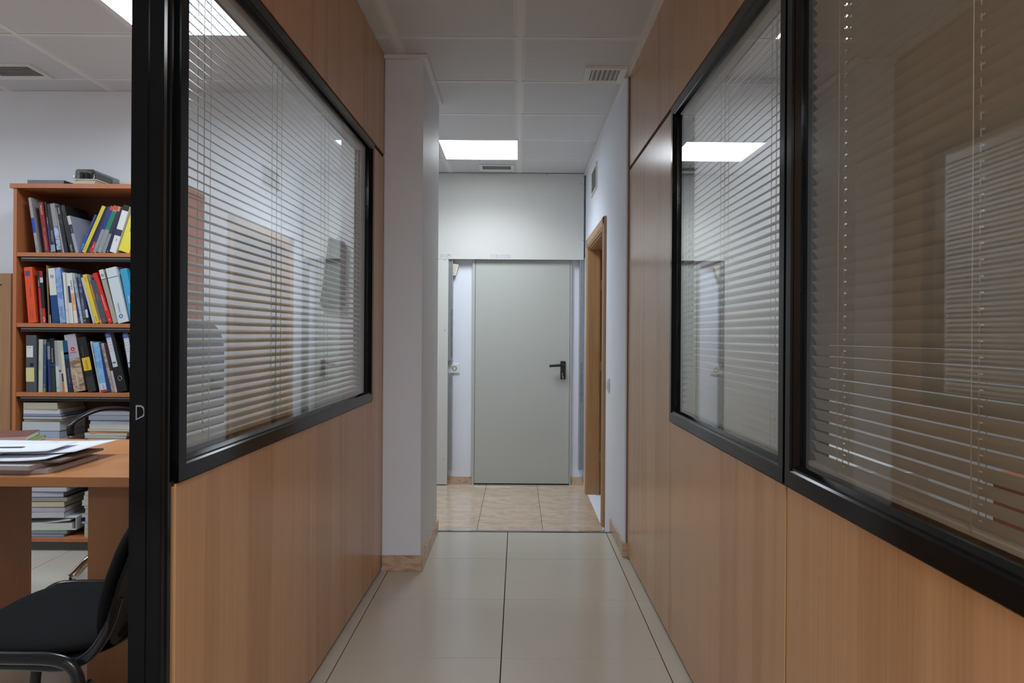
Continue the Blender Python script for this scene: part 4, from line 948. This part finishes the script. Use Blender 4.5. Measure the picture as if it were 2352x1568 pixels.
# ================================================================== CHAIRS
# visitor chair, faces -X
ch = thing('visitor_chair', 'black fabric visitor chair on black tubes at the front of the desk', 'chair', (-1.2, 2.0, 0))
def L_(p): return (p[0]+1.2, p[1]-2.0, p[2])
def cushion(name, cx, cy, cz, a, b, h, mat, parent, e=4.0, rx=0.0, ry=0.0, rz=0.0, dish=0.0, n=40, m=10):
    bm = bmesh.new(); rings = []
    for j in range(m+1):
        ph = -PI/2 + PI*j/m
        cr = max(0.0, math.cos(ph))**0.45; zz_ = math.sin(ph)*h/2
        ring = []
        for i in range(n):
            t = 2*PI*i/n; c, s = math.cos(t), math.sin(t)
            X = a/2*cr*math.copysign(abs(c)**(2/e), c); Y_ = b/2*cr*math.copysign(abs(s)**(2/e), s)
            ring.append(bm.verts.new((X, Y_, zz_ + dish*((X/(a/2))**2 + (Y_/(b/2))**2 - 1))))
        rings.append(ring)
    for j in range(m):
        for i in range(n): bm.faces.new((rings[j][i], rings[j][(i+1) % n], rings[j+1][(i+1) % n], rings[j+1][i])).smooth = True
    bmesh.ops.remove_doubles(bm, verts=bm.verts, dist=1e-5)
    bm.transform(Matrix.Translation((cx, cy, cz)) @ Euler((rx, ry, rz)).to_matrix().to_4x4())
    return obj(name, bm, mat, parent)
cushion('seat', -0.02, 0.0, 0.425, .43, .48, .05, M['fabric'], ch, e=3.6, dish=.008)
cushion('seat_pan', -0.02, 0.0, 0.400, .41, .46, .022, M['plastic_k'], ch, e=3.8)
ca = math.radians(72)
cushion('backrest', 0.20, 0.005, 0.59, .40, .45, .045, M['fabric'], ch, e=3.4, ry=-ca, dish=-.03)
cushion('back_shell', 0.227, 0.005, 0.585, .405, .46, .018, M['shell'], ch, e=3.4, ry=-ca, dish=-.03)
for sy in (-1, 1):
    bm = bmesh.new(); yy = sy*0.255
    tube(bm, [(-.30, yy, .012), (-.285, yy, .18), (-.265, yy, .36), (-.235, yy, .405), (-.17, yy, .418), (.0, yy, .418), (.09, yy, .415), (.135, yy, .395), (.155, yy, .34), (.175, yy, .18), (.19, yy, .012)], 0.0125, n=12, sx=1.0, sy=1.25)
    obj('leg_frame', bm, M['tubek'], ch)
    for lx in (-.30, .19):
        bm = bmesh.new(); cyl(bm, (lx, yy, 0), (lx, yy, .016), .017, n=14); obj('foot_cap', bm, M['plastic_k'], ch)
    bm = bmesh.new()
    tube(bm, [(-.16, sy*.235, .395), (.0, sy*.235, .392), (.10, sy*.232, .39), (.155, sy*.222, .41), (.185, sy*.20, .46), (.205, sy*.185, .54)], 0.011, n=12, sy=1.2)
    obj('back_support', bm, M['tubek'], ch)
    bm = bmesh.new(); cyl(bm, (.16, sy*.225, .345), (.16, sy*.29, .345), .010, n=12); obj('stacking_buffer', bm, M['plastic_k'], ch)
bm = bmesh.new(); cyl(bm, (-.1, -.25, .40), (-.1, .25, .40), .010, n=10); cyl(bm, (.07, -.25, .40), (.07, .25, .40), .010, n=10); obj('cross_tube', bm, M['tubek'], ch)
# swivel chair behind the desk, faces the camera
oc = thing('office_chair', 'dark swivel office chair with loop arms and chrome base behind the desk', 'chair', (-1.78, 3.62, 0), (0, 0, math.radians(-35)))
cushion('seat', 0, -.06, .49, .48, .46, .08, M['fabric'], oc, e=3.5)
cushion('backrest', 0.01, .17, .93, .52, .66, .06, plain('grey_backrest_fabric', (.05, .055, .06, 1), .9), oc, e=4.0, rx=PI/2, dish=-.02)
bm = bmesh.new(); cyl(bm, (0, -.02, .16), (0, -.02, .45), .025, n=16); obj('gas_column', bm, M['plastic_k'], oc)
bm = bmesh.new(); tube(bm, [(0, .0, .43), (0, .16, .44), (0, .215, .52), (0, .21, .70)], .022, n=10, sx=1.3, sy=.5); obj('back_bracket', bm, M['plastic_k'], oc)
for sx in (-1, 1):
    bm = bmesh.new()
    tube(bm, [(sx*.235, .08, .46), (sx*.28, .10, .60), (sx*.285, .08, .74), (sx*.285, .0, .80), (sx*.285, -.14, .815), (sx*.285, -.23, .79), (sx*.285, -.285, .75), (sx*.28, -.29, .70)], .014, n=12, sx=1.5, sy=.8)
    obj('armrest', bm, M['plastic_k'], oc)
    bm = bmesh.new(); tube(bm, [(sx*.28, -.29, .70), (sx*.275, -.27, .58), (sx*.25, -.2, .47)], .012, n=10, sx=1.5, sy=.8); obj('arm_stem', bm, plain('brown_reflection_arm', (.12, .06, .045, 1), .35), oc)  # stem colour carries a painted brown reflection on the black arm
for k in range(5):
    a = math.radians(267 + 72*k); c, s_ = math.cos(a), math.sin(a)
    bm = bmesh.new(); tube(bm, [(.02*c, .02*s_-.02, .165), (.14*c, .14*s_-.02, .185), (.28*c, .28*s_-.02, .165), (.38*c, .38*s_-.02, .085)], .02, n=12); obj('base_leg', bm, M['chrome'], oc)
    bm = bmesh.new(); q = Vector((-s_, c, 0))*.02; p_ = Vector((.38*c, .38*s_-.02, .028)); cyl(bm, p_-q, p_+q, .028, n=16); cyl(bm, p_+Vector((0, 0, .03)), p_+Vector((0, 0, .06)), .008, n=8); obj('castor', bm, M['plastic_k'], oc)

# ================================================================== RIGHT OFFICE (glimpsed through the blinds)
rd_ = thing('desk', 'orange beech desk in the right office glimpsed under the closed blind', 'desk', (1.98, 2.0, 0))
o = bx('desktop', (-.35, 1.5, -.45, .55, .70, .735), M['beech'], rd_); bev_mod(o, .004, 2)
bx('side_panel', (-.33, -.305, -.42, .52, .004, .6995), M['beech'], rd_); bx('side_panel', (1.455, 1.48, -.42, .52, .004, .6995), M['beech'], rd_)
for i, (x, y, r_) in enumerate(((1.68, 1.75, .2), (1.72, 2.05, -.1), (2.02, 2.2, .1), (2.1, 1.8, .4))):
    sheet('paper_sheet', ['punched sheet at the near edge', 'sheet in the middle', 'sheet at the far edge', 'sheet at the right side'][i] + ' of the right office desk', 'paper', x, y, .7365+.001*i, .30, .21, r_, SH, .002, grp='papers on the right office desk')
flat('magazine', 'dark folder lying on the right office desk', 'folder', 2.3, 1.75, .742, .23, .31, .02, .3, (50, 52, 60), None)
cab = thing('cabinet', 'white low cabinet against the partition in the right office', 'cabinet', (0.86, 2.72, 0))
bx('body', (0, .68, 0, .80, .06, .72), M['smooth_wall'], cab, bev=.003); bx('plinth', (.02, .66, .02, .78, 0, .06), M['ventd'], cab)
bx('door', (.01, .335, -.018, -.0005, .08, .70), M['plastic_w'], cab, bev=.002); bx('door', (.345, .67, -.018, -.0005, .08, .70), M['plastic_w'], cab, bev=.002)
